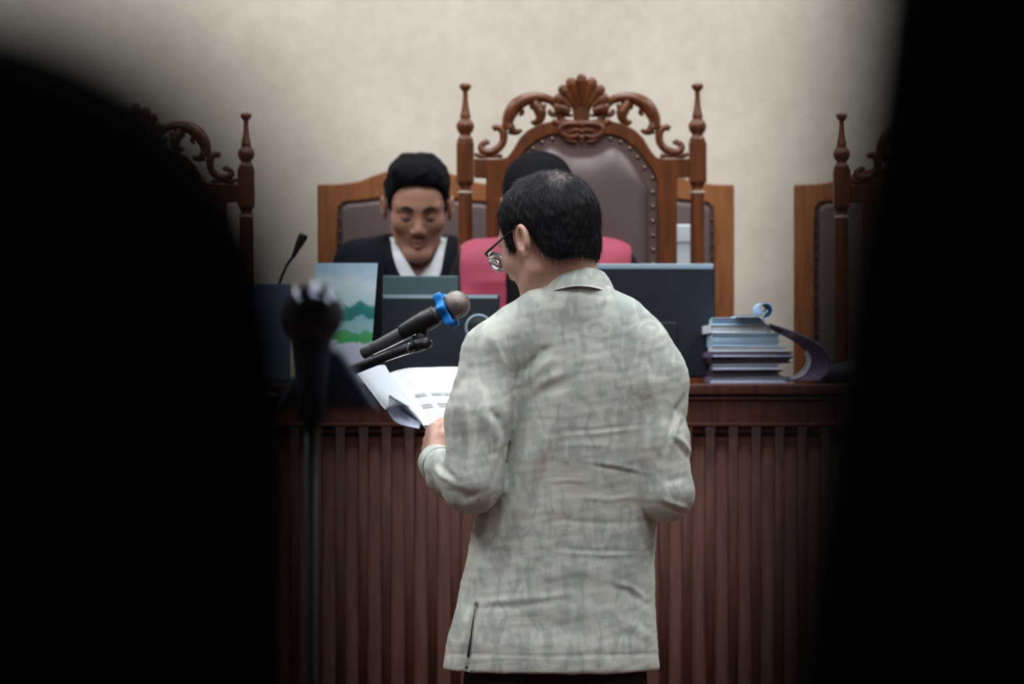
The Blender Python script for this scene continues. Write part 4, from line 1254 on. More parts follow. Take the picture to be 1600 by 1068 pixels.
# trousers
def trou(P):
    z = P[:, 2]
    d = None
    cxm = W(860, 600, YT)[0]
    d = sd_ell(P, (cxm, 7.31, .70), (.170, .095, .16))
    for sx_ in (805, 930):
        x = W(sx_, 600, YT)[0]
        e = sd_chain(P, [(x, 7.31, .72), (x, 7.305, .60), (x, 7.295, .44), (x, 7.31, .08)], [.085, .100, .088, .075], .03)
        d = smin(d, e, .03)
    d = smax(d, .055 - z, .004)
    return smax(d, z - .76, .004)
V, Q = sdf_mesh(trou, [W(690, 600, YT)[0] - .06, 7.14, .04], [W(1030, 600, YT)[0] + .06, 7.46, .82], .008)
N = vnormals(V, Q); V = V + N * (.0015 * vnoise(V, 30, 9))[:, None]
mk('trousers', V, Q, M['trousers'], man, origin=man_o)
for sx_ in (805, 930):
    x = W(sx_, 600, YT)[0]
    def sf(P): return smax(smin(sd_ell(P, (x, 7.40, .045), (.05, .13, .045)), sd_ell(P, (x, 7.31, .06), (.048, .07, .055)), .03), .003 - P[:, 2], .004)
    V, Q = sdf_mesh(sf, (x - .08, 7.2, -.01), (x + .08, 7.56, .13), .007)
    mk('shoe', V, Q, M['shoe'], man, origin=man_o)
# hair
def hair1(P): return hair_sdf(P, .011, .007)
V, Q = sdf_mesh(hair1, (-.1, -.13, -.09), (.1, .11, .15), .0026)
V = relax(V, Q, 1)
Nh = vnormals(V, Q)
V = V + Nh * (0.0010 * vnoise(V * np.array((1, 1, .5)), 260, 21))[:, None]
_w = apply(V, HR, HS, HC); _n = Nh @ np.array(HR).T; _c = np.argwhere(_n[:, 1] < -.1)[:, 0]
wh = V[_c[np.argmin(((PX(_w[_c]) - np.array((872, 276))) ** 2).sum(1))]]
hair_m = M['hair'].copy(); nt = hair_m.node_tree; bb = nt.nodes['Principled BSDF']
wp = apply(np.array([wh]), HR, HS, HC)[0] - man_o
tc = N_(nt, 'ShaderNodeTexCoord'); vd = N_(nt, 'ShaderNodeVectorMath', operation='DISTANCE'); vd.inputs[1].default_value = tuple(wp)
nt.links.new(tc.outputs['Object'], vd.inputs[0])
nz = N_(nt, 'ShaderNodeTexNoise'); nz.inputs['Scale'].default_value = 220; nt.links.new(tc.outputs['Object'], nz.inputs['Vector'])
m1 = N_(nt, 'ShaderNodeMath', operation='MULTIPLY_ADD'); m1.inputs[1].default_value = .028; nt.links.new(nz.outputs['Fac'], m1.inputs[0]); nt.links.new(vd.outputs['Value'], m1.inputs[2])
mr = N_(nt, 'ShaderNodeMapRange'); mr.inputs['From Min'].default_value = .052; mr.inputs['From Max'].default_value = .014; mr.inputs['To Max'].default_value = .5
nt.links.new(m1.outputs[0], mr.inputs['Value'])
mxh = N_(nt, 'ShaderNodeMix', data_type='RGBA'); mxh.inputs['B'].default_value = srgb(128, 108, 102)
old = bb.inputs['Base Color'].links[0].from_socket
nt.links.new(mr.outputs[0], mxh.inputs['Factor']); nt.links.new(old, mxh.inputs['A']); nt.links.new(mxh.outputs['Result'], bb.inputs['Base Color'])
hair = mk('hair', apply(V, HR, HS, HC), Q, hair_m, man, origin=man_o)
# strands as fine tapering hairs

outer_ = (hairline(V[:, 1]) < V[:, 2] - .001) & ((V[:, 0] / .08) ** 2 + ((V[:, 1] + .01) / .1) ** 2 + ((V[:, 2] - .035) / .09) ** 2 > .98)
cand = np.argwhere(outer_)[:, 0]
pick = RNG.choice(cand, 7000)
SV = []; SF = []
ctr = np.array((0, -.01, .03))
for i in pick:
    p = V[i] + RNG.normal(size=3) * .0008; nrm = Nh[i]
    away = p - wh; away -= nrm * np.dot(away, nrm); dd = np.linalg.norm(p - wh)
    away /= (np.linalg.norm(away) + 1e-9)
    down = np.array((0, 0.15, -1.0)); down -= nrm * np.dot(down, nrm)
    g = away * (1 if dd < .07 else .5) + down * (.5 if dd > .04 else .1) + RNG.normal(size=3) * .16
    g /= np.linalg.norm(g)
    Lh = RNG.uniform(.012, .028); r0 = .00032
    side = np.cross(g, nrm); side /= (np.linalg.norm(side) + 1e-9)
    base = len(SV)
    lift = RNG.uniform(.0004, .0022)
    for k in range(4):
        t = k / 3
        q = p + g * Lh * t
        # keep to the scalp curvature
        q = q + nrm * (lift * (0.3 + t) - (Lh * t) ** 2 / (2 * .095))
        rr = r0 * (1 - .8 * t)
        SV += [q + side * rr, q - side * rr, q + nrm * rr * 1.4]
    for k in range(3):
        a = base + 3 * k
        SF += [(a, a + 3, a + 4, a + 1), (a + 1, a + 4, a + 5, a + 2), (a + 2, a + 5, a + 3, a)]
st = mk('hair_strands', apply(np.array(SV), HR, HS, HC) - man_o, np.array(SF), M['strand'], hair)
st['kind'] = 'stuff'
face_bits(man, man_o, HR, HS, HC)
# sideburn in front of the ear
# glasses
gl = thing('eyeglasses', 'thin dark framed eyeglasses worn by the man in the sage shirt', 'glasses', tuple(HC))
A = lambda L_: apply(np.array(L_, float), HR, HS, (0, 0, 0))
for sg in (-1, 1):
    rim = [(sg * (.036 + .027 * math.cos(t)), .112 - .010 * (abs(.036 + .027 * math.cos(t)) / .063) ** 2, .001 + .020 * math.sin(t)) for t in np.linspace(0, 2 * math.pi, 33)]
    lr = MB().tube(A(rim), .0013, 8, 1, None, 1).build('lens_rim', M['chrome'], gl)
    c0 = (sg * .036, .1095, .001)
    rows = [[c0] * 33, [tuple(np.array(c0) * .5 + np.array(q) * .5) for q in rim], rim]
    G_ = [A(r_) for r_ in rows]
    V, F = sheet(G_, .0016)
    mk('lens', V, F, M['glass'], gl)
    MB().tube(A([(sg * .062, .103, .010), (sg * .070, .098, .013), (sg * .077, .06, .018), (sg * .0815, .02, .024), (sg * .0835, -.008, .026), (sg * .0865, -.026, .012), (sg * .088, -.034, .000)]), [.0028, .0030, .0024, .0020, .0018, .0016, .0012], 8, 1, None, 4).build('temple', M['frame_black'], gl)
MB().tube(A([(-.010, .113, .005), (0, .116, .009), (.010, .113, .005)]), .0014, 8).build('bridge', M['chrome'], gl)

# ------------------------------------------------------------------ papers in his hands
pap_o = W(640, 640, 7.58)
pap = thing('paper_bundle', 'open bundle of white printed pages held by the man in the sage shirt', 'papers', tuple(pap_o))
def ruled(A_, B_, n=30, k=14, bulge=0.0, axis=(0, -1, 0)):
    A_ = resample([W(*p) for p in A_], n); B_ = resample([W(*p) for p in B_], n)
    return [A_ * (1 - t) + B_ * t + np.array(axis) * bulge * math.sin(math.pi * t) - pap_o for t in np.linspace(0, 1, k)]
# right hand main page
topE = [(604, 584, 7.80), (618, 579, 7.82), (640, 574.5, 7.83), (670, 573.5, 7.84), (720, 573, 7.84), (840, 580, 7.82)]
botE = [(661, 664, 7.56), (670, 664, 7.56), (684, 663, 7.56), (704, 662, 7.57), (750, 664, 7.58), (850, 668, 7.58)]
rows = ruled(topE, botE, 40, 24, 0.006, (0, -.4, 1))
V, F = sheet(rows, .0006)
pg = mk('open_page', V, F, M['page'], pap)
u = np.tile(np.linspace(0, 1, 40), 24); v = np.repeat(np.linspace(1, 0, 24), 40)
uv2 = np.stack([u, v], 1); uv_grid(pg, np.concatenate([uv2, uv2]))
# thickness of the pages beneath
for k in range(5):
    rows2 = [r_ + np.array((0.001 * k, .001, -.0016 * (k + 1))) for r_ in rows]
    V, F = sheet(rows2, .0009); mk('page_leaf', V, F, M['paper'], pap)
# flipped-over flap, turned back at left
A_ = [(601, 570, 7.78), (612, 588, 7.72), (632, 617, 7.64), (650, 645, 7.58), (664, 667, 7.545)]
B_ = [(554, 576, 7.74), (570, 598, 7.69), (590, 624, 7.63), (618, 655, 7.585), (658, 671, 7.55)]
A2 = [(601, 570, 7.78), (612, 588, 7.72), (632, 617, 7.64), (650, 645, 7.58), (664, 667, 7.545)]
rows = ruled([(548, 570, 7.72), (566, 594, 7.68), (586, 620, 7.63), (604, 640, 7.60), (608, 617, 7.60)], [(601, 570, 7.78), (612, 588, 7.72), (632, 617, 7.64), (640, 630, 7.61), (645, 638, 7.59)], 30, 14, .02)
V, F = sheet(rows, .0012); mk('turned_page', V, F, M['paper'], pap)
rows = ruled([(608, 617, 7.600), (618, 620, 7.60), (634, 633, 7.585), (650, 648, 7.565), (660, 662, 7.55)], [(645, 638, 7.59), (649, 644, 7.58), (653, 650, 7.57), (659, 660, 7.56), (664, 668, 7.545)], 20, 8, .004)
V, F = sheet(rows, .0012); mk('turned_page', V, F, M['paper'], pap)
# curled leaves under the flap
for k, (dz, dyy) in enumerate(((0, 0), (2.2, .004), (4.2, .008), (6.5, .012))):
    E1 = [(607.5 + k, 618 + dz * 1.6, 7.612 + dyy), (618, 632 + dz * 1.2, 7.63 + dyy), (634, 646 + dz, 7.62 + dyy), (657, 660 + dz * .6, 7.575 + dyy)]
    E2 = [(605 + k * .5, 640 - k * 1.5, 7.605 + dyy), (612, 652 - k * .6, 7.60 + dyy), (624, 662 - k * .4, 7.59 + dyy), (655, 669.5, 7.565 + dyy)]
    rows = ruled(E1, E2, 24, 6, -.006)
    V, F = sheet(rows, .0012); mk('page_leaf', V, F, M['paper_under'], pap)
rows = ruled([(610, 616, 7.63), (622, 622, 7.63), (640, 640, 7.61), (658, 660, 7.58)], [(607, 636, 7.66), (616, 650, 7.65), (632, 662, 7.63), (655, 668, 7.585)], 24, 8, -.015)
V, F = sheet(rows, .0012); mk('curled_page', V, F, M['paper_under'], pap)

# ------------------------------------------------------------------ microphone with blue ring on a boom stand
MY = 7.12
bc = W(713, 476, MY)
tail = W(566, 553, MY + .06)
ax = (tail - bc); axn = ax / np.linalg.norm(ax)
# aim the head slightly towards the camera
mic = thing('handheld_microphone', 'black handheld microphone with grey mesh ball and bright blue ring, clipped to a boom', 'microphone', tuple(bc))
zax = Vector(-axn)                        # local +z towards ball tip
Rm = zax.to_track_quat('Z', 'Y').to_matrix().to_4x4()
s_ = FPX / MY
R0 = 22.0 / s_
def lat(prof, name, mat, parent, n=40, **k):
    return MB().lathe([(r_, z_) for r_, z_ in prof], n, Rm).build(name, mat, parent, **k)
Lt = np.linalg.norm(ax)
ballp = [(R0 * math.sin(a), R0 * math.cos(a)) for a in np.linspace(math.pi * .60, 0.02, 22)]
lat([(R0 * .93, -R0 * .36)] + ballp, 'mesh_ball', M['grille'], mic)
lat([(R0 * .90, -R0 * .62), (R0 * .90, -R0 * .34)], 'grille_gap', M['rubber'], mic)
lat([(R0 * .62, -R0 * 1.25), (R0 * .86, -R0 * .95), (R0 * .97, -R0 * .62), (R0 * .92, -R0 * .56)], 'lower_mesh', M['grille'], mic)
lat([(.0095, -Lt), (.0115, -Lt + .002), (.0122, -Lt + .022), (.0118, -Lt + .024), (.0128, -Lt + .026), (.0130, -Lt + .036), (.0126, -Lt + .038), (.0150, -.085), (.0165, -.045), (R0 * .60, -R0 * 1.2)], 'handle', M['mic_body'], mic)
# blue anti-roll ring: five-pointed
n = 100; inn_r = R0 * .70
outer_l = []
for k in range(n):
    a = 2 * math.pi * k / n
    lobe = 0.5 + 0.5 * math.cos(6 * a + .6)
    outer_l.append(R0 * (.98 + .46 * lobe ** 1.6))
V = []; F = []
for (z_, inner, grow) in ((-R0 * 1.18, False, .90), (-R0 * 1.05, False, 1.0), (-R0 * .62, False, 1.0), (-R0 * .52, False, .92), (-R0 * .52, True, 1), (-R0 * 1.18, True, 1)):
    for k in range(n):
        a = 2 * math.pi * k / n
        r_ = inn_r if inner else outer_l[k] * grow
        p = Rm @ Vector((r_ * math.cos(a), r_ * math.sin(a), z_)); V.append(tuple(p))
for i in range(6):
    j = (i + 1) % 6
    for k in range(n): F.append((i * n + k, i * n + (k + 1) % n, j * n + (k + 1) % n, j * n + k))
ring_o = mk('blue_ring', V, F, M['blue'], mic)
ring_o['label'] = 'bright blue rubber anti-roll ring'
# stand
sb = W(415, 634, MY + .10)
stand = thing('boom_stand', 'black boom microphone stand carrying the microphone with the blue ring', 'microphone stand', (sb[0], sb[1], 0))
so = np.array((sb[0], sb[1], 0))
def S3(px, py, dy=0.0): return W(px, py, MY + dy) - so
# clip around the handle
clipA = bc + axn * .048; clipB = bc + axn * .130
V = MB()
V.tube([clipA - so, bc + axn * .075 - so, bc + axn * .105 - so, clipB - so], [.0205, .0215, .0195, .0165], 20, 1, None, 4)
cp = V.build('microphone_clip', M['rubber'], stand)
m = MB(); m.tube([S3(652, 515, .03), S3(660, 532, .02), S3(661, 540, .02)], [.017, .015, .013], 12, .8)
m.tube([S3(648, 540, -.002), S3(664, 536, -.004), S3(672, 533, -.004)], [.0125, .0135, .010], 14, 1, None, 3)
m.build('swivel_joint', M['rubber'], stand)
Rk = Matrix.Translation(Vector(S3(664, 537, -.014))) @ Matrix.Rotation(math.pi / 2, 4, 'X')
MB().lathe([(.0055, -.006), (.0060, -.002), (.0060, .006), (.004, .008)], 16, Rk).build('screw', M['plastic'], cp)
MB().tube([S3(668, 530.5, .0), S3(600, 558, .02), S3(415, 632, .10)], [.0105, .0105, .0105], 14, 1, None, 1).build('boom_arm', M['plastic'], stand)
m = MB()
m.tube([S3(674, 531, -.012), S3(673, 541, -.013), S3(655, 549, -.012), S3(638, 553, -.010), S3(600, 566, .0)], [.0012, .0014, .0014, .0012, .001], 8)
m.tube([S3(640, 536, -.012), S3(637, 546, -.014), S3(642, 553, -.010)], [.002, .0022, .0014], 8)
m.tube([S3(650, 522, .0), S3(620, 538, .0), S3(580, 556, .01)], [.0012, .0016, .0012], 8)
m.build('chrome_edge', M['chrome'], stand)
m = MB(); m.tube([(0, 0, .04), (0, 0, .6), (0, 0, sb[2] + .02)], [.012, .012, .011], 14, 1, (0, 1, 0), 1); m.build('pole', M['plastic'], stand)
MB().lathe([(.022, -.02), (.026, -.01), (.026, .02), (.018, .028)], 20, c=(0, 0, sb[2])).build('clutch', M['plastic'], stand)
MB().lathe([(.13, 0), (.13, .012), (.05, .03), (.018, .05)], 32).build('round_base', M['plastic'], stand)

# ------------------------------------------------------------------ seated man in dark blazer
SY1 = 9.62
s1 = FPX / SY1
g_o = np.array([W(650, 600, SY1)[0], SY1, DAIS])
g = thing('person', 'seated man in a dark blazer and open white collar, looking down at a laptop', 'person', tuple(g_o))
GR_ = rot_head(math.radians(180 + 3), math.radians(20)); GS = 1.09
GC = W(652, 326, SY1 - .05)
gv, gq = build_head(GC, GR_, GS, [(W(654, 405, SY1 + .02), .066), (W(652, 440, SY1 + .04), .074)], None, h=.0032)
cxg = g_o[0]
def g_body(P, off=0.0):
    z = P[:, 2]; a = [W(0, y, SY1)[2] for y in (372, 395, 420, 480, 600)][::-1]
    hw = np.interp(z, a, np.array([.235, .225, .20, .14, .06])[:]) if False else np.interp(z, a, [.19, .20, .205, .17, .07])
    dd = np.interp(z, a, [.13, .135, .13, .10, .06])
    e = ((np.abs(P[:, 0] - cxg) / hw) ** 2.3 + (np.abs(P[:, 1] - (SY1 + .05)) / dd) ** 2.3) ** (1 / 2.3)
    d = (e - 1) * np.minimum(hw, dd)
    d = smax(d, z - W(0, 376, SY1)[2], .03)
    for s in (-1, 1):
        sh = (cxg + s * .165, SY1 + .05, W(0, 412, SY1)[2]); el = (cxg + s * .225, SY1 - .04, 1.22); wr = (cxg + s * .10, SY1 - .30, 1.13)
        e = sd_chain(P, [(cxg + s * .07, SY1 + .05, W(0, 395, SY1)[2]), sh, el, wr], [.055, .062, .052, .040], .03)
        d = smin(d, e, .03)
    return d + off
zV = W(0, 470, SY1)[2]
def blazer(P):
    d = g_body(P)
    vw = np.interp(P[:, 2], [zV, W(0, 430, SY1)[2], W(0, 385, SY1)[2], 1.8], [0, .052, .085, .10])
    front = P[:, 1] - (SY1 + .02)
    cut = np.maximum(np.abs(P[:, 0] - cxg - .003) - vw, front)
    d = smax(d, -cut, .004)
    d = smax(d, -sd_cap(P, (cxg, SY1 + .06, 1.3), (cxg, SY1 + .0, 1.75), .075, .082), .004)
    for s in (-1, 1):
        wr = (cxg + s * .10, SY1 - .30, 1.23)
    return smax(d, .93 - P[:, 2], .004)
V, Q = sdf_mesh(blazer, (cxg - .31, SY1 - .37, .90), (cxg + .31, SY1 + .22, 1.66), .006)
V = relax(V, Q, 2); N = vnormals(V, Q); V = V + N * (.002 * vnoise(V, 28, 12))[:, None]
mk('blazer', V, Q, M['blazer'], g, origin=g_o)
def wshirt(P):
    d = g_body(P, .010)
    vw = np.interp(P[:, 2], [W(0, 440, SY1)[2], W(0, 405, SY1)[2], 1.8], [0, .040, .075])
    front = P[:, 1] - (SY1 + .02)
    d = smax(d, -np.maximum(np.abs(P[:, 0] - cxg - .003) - vw, front), .003)
    d = smax(d, np.sqrt((P[:, 0] - cxg) ** 2 + (P[:, 1] - SY1 - .05) ** 2) - .145, .01)
    return smax(d, .93 - P[:, 2], .004)
V, Q = sdf_mesh(wshirt, (cxg - .2, SY1 - .15, .90), (cxg + .2, SY1 + .22, 1.62), .006)
mk('white_shirt', relax(V, Q, 1), Q, M['white_shirt'], g, origin=g_o)
for s in (-1, 1):
    if s < 0:
        A_ = [(612, 378, .03), (620, 384, -.05), (632, 404, -.085), (652, 436, -.10)]
        B_ = [(610, 372, .04), (614, 400, -.075), (624, 428, -.10), (637, 440, -.105)]
    else:
        A_ = [(697, 374, .03), (686, 384, -.05), (678, 404, -.085), (662, 436, -.10)]
        B_ = [(699, 368, .04), (693, 398, -.075), (688, 426, -.10), (678, 440, -.105)]
    A3 = resample([W(p[0], p[1], SY1 + p[2]) for p in A_], 16); B3 = resample([W(p[0], p[1], SY1 + p[2]) for p in B_], 16)
    V, F = sheet([A3, (A3 + B3) / 2 + (0, -.006, 0), B3], .003)
    mk('shirt_collar', V, F, M['white_shirt'], g, origin=g_o)
    # lapel
    C3 = resample([W(p[0] - s * -0 + s * 14, p[1] + 2, SY1 + p[2] - .004) for p in B_], 16)
    V, F = sheet([B3 + (0, .002, 0), (B3 + C3) / 2 + (0, -.008, 0), C3], .004)
    mk('lapel', V, F, M['blazer'], g, origin=g_o)
def g_skin(P):
    d = g_body(P, .022)
    return smax(d, .95 - P[:, 2], .004)
bv, bq = sdf_mesh(g_skin, (cxg - .3, SY1 - .37, .92), (cxg + .3, SY1 + .2, 1.60), .010)
def seat_legs(P, cx, cy):
    d = None
    for s in (-1, 1):
        e = sd_chain(P, [(cx + s * .10, cy + .06, DAIS + .60), (cx + s * .13, cy - .36, DAIS + .58), (cx + s * .13, cy - .38, DAIS + .10)], [.10, .07, .05], .03)
        d = e if d is None else smin(d, e, .02)
    return d
hands = []
for s in (-1, 1):
    wr = np.array((cxg + s * .10, SY1 - .30, 1.13))
    hands.append(hand_mesh(wr + (0, 0, .0), np.array((-s * .45, -.9, .02)), np.array((0, 0, -1.0)), (.25, .35, .3), [(.034, .040, -.008), (.044, .066, -.012), (.048, .088, -.014)], mirror=(s < 0), s=.98, h=.004))
V, Q = join([(gv, gq), (bv, bq)] + hands)
mk('body', V, Q, M['skin_dark'], g, origin=g_o)
V, Q = sdf_mesh(lambda P: smin(seat_legs(P, cxg, SY1), sd_ell(P, (cxg, SY1 + .06, DAIS + .61), (.17, .13, .12)), .03), (cxg - .25, SY1 - .46, DAIS + .04), (cxg + .25, SY1 + .22, DAIS + .76), .010)
mk('trousers', V, Q, M['trousers'], g, origin=g_o)
for s in (-1, 1):
    def sf(P): return smax(sd_ell(P, (cxg + s * .13, SY1 - .42, DAIS + .045), (.048, .13, .045)), DAIS + .003 - P[:, 2], .004)
    V, Q = sdf_mesh(sf, (cxg + s * .13 - .08, SY1 - .58, DAIS - .01), (cxg + s * .13 + .08, SY1 - .26, DAIS + .12), .008)
    mk('shoe', V, Q, M['shoe'], g, origin=g_o)
def hair2(P):
    d = hair_sdf(P, .019, .002, .010)
    d = smin(d, smax(sd_ell(P, (.010, .040, .105), (.060, .045, .032)), (.080 - P[:, 2] + .25 * np.abs(P[:, 0])), .008), .015)
    return d
V, Q = sdf_mesh(hair2, (-.11, -.14, -.09), (.11, .12, .17), .0035)
V = relax(V, Q, 1); N = vnormals(V, Q); V = V + N * (.0018 * vnoise(V, 120, 31))[:, None]
mk('hair', apply(V, GR_, GS, GC), Q, M['hair_far'], g, origin=g_o)
face_bits(g, g_o, GR_, GS, GC)
m = MB()
A = lambda L_: apply(np.array(L_, float), GR_, GS, GC) - g_o
m.tube(A([(-.020, .0845, -.0595), (-.007, .0935, -.0565), (0, .0945, -.058), (.007, .0935, -.0565), (.020, .0845, -.0595)]), [.001, .0032, .003, .0032, .001], 8)
m.tube(A([(-.018, .083, -.066), (0, .0935, -.0705), (.018, .083, -.066)]), [.001, .0044, .001], 8)
m.build('lips', M['lips'], g)
m = MB(); m.tube(A([(-.026, .083, -.056), (-.012, .0945, -.0485), (0, .096, -.0475), (.012, .0945, -.0485), (.026, .083, -.056)]), [.0008, .0014, .0009, .0014, .0008], 8)
m.build('moustache', M['brow'], g)

# ------------------------------------------------------------------ presiding judge in black and crimson robe
JY = 9.10
jcx = W(853, 600, JY)[0]
j_o = np.array([jcx, JY, DAIS])
j = thing('person', 'seated judge in black robe with crimson shoulder panels, face hidden behind the standing man', 'person', tuple(j_o))
JR = rot_head(math.radians(180 - 6), math.radians(22)); JS = 1.10
JC = W(842, 330, JY - .04)
jv, jq = build_head(JC, JR, JS, [(W(850, 385, JY), .062), (W(852, 420, JY + .03), .07)], None, h=.004)
def j_body(P, off=0.0):
    z = P[:, 2]; a = [W(0, y, JY)[2] for y in (385, 410, 440, 500, 610)][::-1]
    hw = np.interp(z, a, [.20, .205, .205, .17, .09]); dd = np.interp(z, a, [.13, .135, .125, .10, .07])
    e = ((np.abs(P[:, 0] - jcx) / hw) ** 2.3 + (np.abs(P[:, 1] - (JY + .05)) / dd) ** 2.3) ** (1 / 2.3)
    d = smax((e - 1) * np.minimum(hw, dd), z - W(0, 385, JY)[2], .04)
    for s in (-1, 1):
        e = sd_chain(P, [(jcx + s * .07, JY + .05, W(0, 402, JY)[2]), (jcx + s * .172, JY + .04, W(0, 425, JY)[2]), (jcx + s * .235, JY - .03, 1.27), (jcx + s * .11, JY - .20, 1.25)], [.06, .068, .062, .05], .03)
        d = smin(d, e, .03)
    return d + off
V, Q = sdf_mesh(lambda P: smax(j_body(P), .92 - P[:, 2], .004), (jcx - .33, JY - .28, .90), (jcx + .33, JY + .22, 1.63), .007)
V = relax(V, Q, 2); N = vnormals(V, Q); V = V + N * (.002 * vnoise(V, 28, 14))[:, None]
mk('robe', V, Q, M['robe_black'], j, origin=j_o)
def stole(P):
    d = np.abs(j_body(P, -.006)) - .004
    x = np.abs(P[:, 0] - jcx)
    d = smax(d, .100 - x, .003); d = smax(d, x - .222, .003)
    d = smax(d, 1.10 - P[:, 2], .003)
    return d
V, Q = sdf_mesh(stole, (jcx - .26, JY - .28, 1.08), (jcx + .26, JY + .24, 1.64), .005)
V = relax(V, Q, 1); N = vnormals(V, Q); V = V + N * (.0018 * vnoise(V, 34, 15))[:, None]
mk('shoulder_panels', V, Q, M['robe_red'], j, origin=j_o)
bv, bq = sdf_mesh(lambda P: smax(j_body(P, .02), .95 - P[:, 2], .004), (jcx - .32, JY - .28, .93), (jcx + .32, JY + .2, 1.62), .012)
hands = []
for s in (-1, 1):
    hands.append(hand_mesh(np.array((jcx + s * .10, JY - .22, 1.25)), np.array((-s * .5, -.8, -.08)), np.array((0, 0, -1.0)), (.25, .35, .3), [(.034, .040, -.008), (.044, .066, -.012), (.048, .088, -.014)], mirror=(s < 0), s=.9, h=.005))
V, Q = join([(jv, jq), (bv, bq)] + hands)
mk('body', V, Q, M['skin_dark'], j, origin=j_o)
V, Q = sdf_mesh(lambda P: smin(seat_legs(P, jcx, JY + .02), sd_ell(P, (jcx, JY + .06, DAIS + .66), (.17, .13, .12)), .03), (jcx - .25, JY - .46, DAIS + .0), (jcx + .25, JY + .22, DAIS + .80), .012)
V[:, 1] = np.maximum(V[:, 1], 9.04 - .35)
mk('trousers', V, Q, M['trousers'], j, origin=j_o)
V, Q = sdf_mesh(lambda P: hair_sdf(P, .018, .006, .002), (-.11, -.14, -.09), (.11, .12, .16), .0045)
mk('hair', apply(relax(V, Q, 1), JR, JS, JC), Q, M['hair_far'], j, origin=j_o)
face_bits(j, j_o, JR, JS, JC)

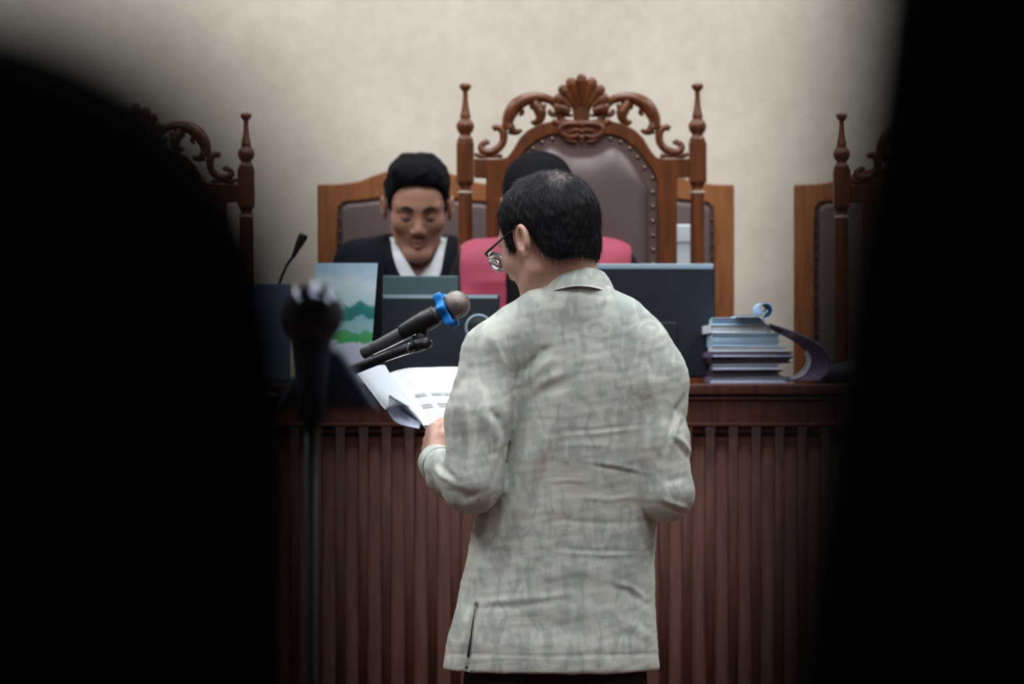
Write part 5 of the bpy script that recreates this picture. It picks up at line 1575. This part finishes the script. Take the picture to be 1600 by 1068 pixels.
# ------------------------------------------------------------------ onlookers close to the lens, black clothes
def onlooker(name_label, cx, cy, shz, hw, yaw, armr, out=0.0):
    """standing figure seen from behind; shz = shoulder-top height"""
    o = np.array((cx, cy, 0.0))
    t = thing('person', name_label, 'person', tuple(o))
    ca, sa = math.cos(yaw), math.sin(yaw)
    def L2(x, y, z): return (x * ca - y * sa, x * sa + y * ca, z)
    hipz = shz * .60
    def cloth(P):
        q = np.stack([P[:, 0] * ca + P[:, 1] * sa, -P[:, 0] * sa + P[:, 1] * ca, P[:, 2]], 1)
        zs = np.array([hipz - .06, hipz + .05, hipz + .2, shz - .14, shz - .04, shz + .03])
        a = np.interp(q[:, 2], zs, [.165, .155, .15, hw - armr * 1.2, hw - armr * 1.3, .06]); b_ = np.interp(q[:, 2], zs, [.11, .105, .11, .12, .09, .055])
        e = ((np.abs(q[:, 0]) / a) ** 2.4 + (np.abs(q[:, 1]) / b_) ** 2.4) ** (1 / 2.4)
        d = smax((e - 1) * np.minimum(a, b_), q[:, 2] - shz - .01, .03)
        d = smax(d, hipz - .08 - q[:, 2], .005)
        for s in (-1, 1):
            sh = (s * (hw - armr), 0, shz - armr); el = (s * (hw - armr * .9 + out), -.0, shz - .33); wr = (s * (hw - .06 + out), .18, shz - .48)
            d = smin(d, sd_chain(q, [(s * .05, 0, shz - .03), sh, el, wr], [.05, armr, armr * .86, .038], .03), .02)
        return d
    V, Q = sdf_mesh(cloth, (-.36, -.36, hipz - .1), (.36, .36, shz + .06), .011)
    V = relax(V, Q, 2)
    mk('jacket', V, Q, M['void_cloth'], t)
    def skin_(P):
        q = np.stack([P[:, 0] * ca + P[:, 1] * sa, -P[:, 0] * sa + P[:, 1] * ca, P[:, 2]], 1)
        d = sd_chain(q, [(0, 0, hipz), (0, 0, shz - .1)], [.09, .09])
        for s in (-1, 1):
            d = smin(d, sd_chain(q, [(s * .09, 0, hipz), (s * .10, .01, hipz * .5), (s * .10, 0, .09)], [.07, .045, .035], .03), .03)
            d = smin(d, sd_chain(q, [(0, 0, shz - .08), (s * (hw - armr), 0, shz - armr), (s * (hw - armr * .9), 0, shz - .33), (s * (hw - .06), .18, shz - .48)], [.04, .04, .03, .02], .02), .02)
        return d
    bv, bq = sdf_mesh(skin_, (-.34, -.3, .03), (.34, .34, shz), .013)
    parts = [(bv, bq)]
    R = rot_head(yaw, .1); C_ = np.array((0, 0.02, shz + .17))
    hv, hq = build_head(C_, R, 1.0, [(np.array((0, 0, shz + .03)), .056), (np.array((0, 0, shz - .04)), .062)], None, h=.006)
    parts.append((hv, hq))
    for s in (-1, 1):
        wr = np.array(L2(s * (hw - .06), .19, shz - .475))
        fd = np.array(L2(-s * .3, .9, 0)) - 0; fd[2] = -.1
        parts.append(hand_mesh(wr, fd, np.array((0, 0, -1.0)), (.3, .5, .4), [(.034, .040, -.008), (.044, .066, -.012), (.048, .088, -.014)], mirror=(s < 0), s=.95, h=.006))
    V, Q = join(parts)
    mk('body', V, Q, M['skin_dark'], t)
    def tr(P):
        q = np.stack([P[:, 0] * ca + P[:, 1] * sa, -P[:, 0] * sa + P[:, 1] * ca, P[:, 2]], 1)
        d = sd_ell(q, (0, 0, hipz), (.16, .115, .12))
        for s in (-1, 1):
            d = smin(d, sd_chain(q, [(s * .085, 0, hipz - .02), (s * .10, .01, hipz * .52), (s * .10, 0, .09)], [.095, .07, .06], .03), .02)
        return smax(d, .06 - q[:, 2], .004)
    V, Q = sdf_mesh(tr, (-.24, -.24, .04), (.24, .24, hipz + .13), .012)
    mk('trousers', V, Q, M['void_cloth'], t)
    for s in (-1, 1):
        V, Q = sdf_mesh(lambda P: smax(sd_ell(P, L2(s * .1, .04, .045), (.055, .13, .05)), .002 - P[:, 2], .004), np.array(L2(s * .1, .04, 0)) - (.1, .17, .01), np.array(L2(s * .1, .04, 0)) + (.1, .17, .12), .01)
        mk('shoe', V, Q, M['shoe'], t)
    V, Q = sdf_mesh(lambda P: hair_sdf(P, .02, .008), (-.11, -.14, -.09), (.11, .12, .16), .006)
    mk('hair', apply(V, R, 1.0, C_), Q, M['hair'], t)
    return t
LD = .47; lx = (492 - 800) / FPX * LD
onlooker('onlooker in black filling the left foreground, a huge soft dark shoulder', lx - .20, LD, 1.272, .20, 0.0, .051, .040)
RD = .57; rx = (1378 - 800) / FPX * RD
onlooker('onlooker in black filling the right foreground, a dark vertical blur', rx + .215, RD, 1.40, .215, 0.0, .060, .042)

# ------------------------------------------------------------------ blurred glossy ball microphone between camera and bench
BYm = 3.4
c = W(495, 491, BYm)
bm = thing('ball_microphone', 'out-of-focus dark chrome ball microphone with two bright glints in the left foreground', 'microphone', (c[0], c[1], 0))
s3 = FPX / BYm
o = np.array((c[0], c[1], 0.0))
MB().ball((0, 0, c[2]), (48 / s3, 48 / s3, 50 / s3), 48).build('mesh_ball', M['gloss_black'], bm)
zz = lambda py: W(0, py, BYm)[2]
MB().lathe([(.012, zz(660)), (.014, zz(600)), (.017, zz(555)), (.018, zz(535)), (.022, zz(526))], 24).build('handle', M['slate'], bm)
q = [(W(px, 600, BYm)[0] - c[0], zz(py)) for px, py in ((436, 640), (596, 640), (532, 540), (492, 545))]
MB().prism(q, .02, .06).build('wedge_housing', M['slate'], bm, bevel=0.006)
m = MB(); xq = W(526, 600, BYm)[0] - c[0]
m.tube([(0, .0, .03), (0, .0, .5), (0, 0, zz(650))], [.006, .006, .006], 12, 1, (0, 1, 0), 1)
m.build('pole', M['plastic'], bm)
MB().lathe([(.14, 0), (.14, .012), (.05, .03), (.016, .05)], 32).build('round_base', M['plastic'], bm)
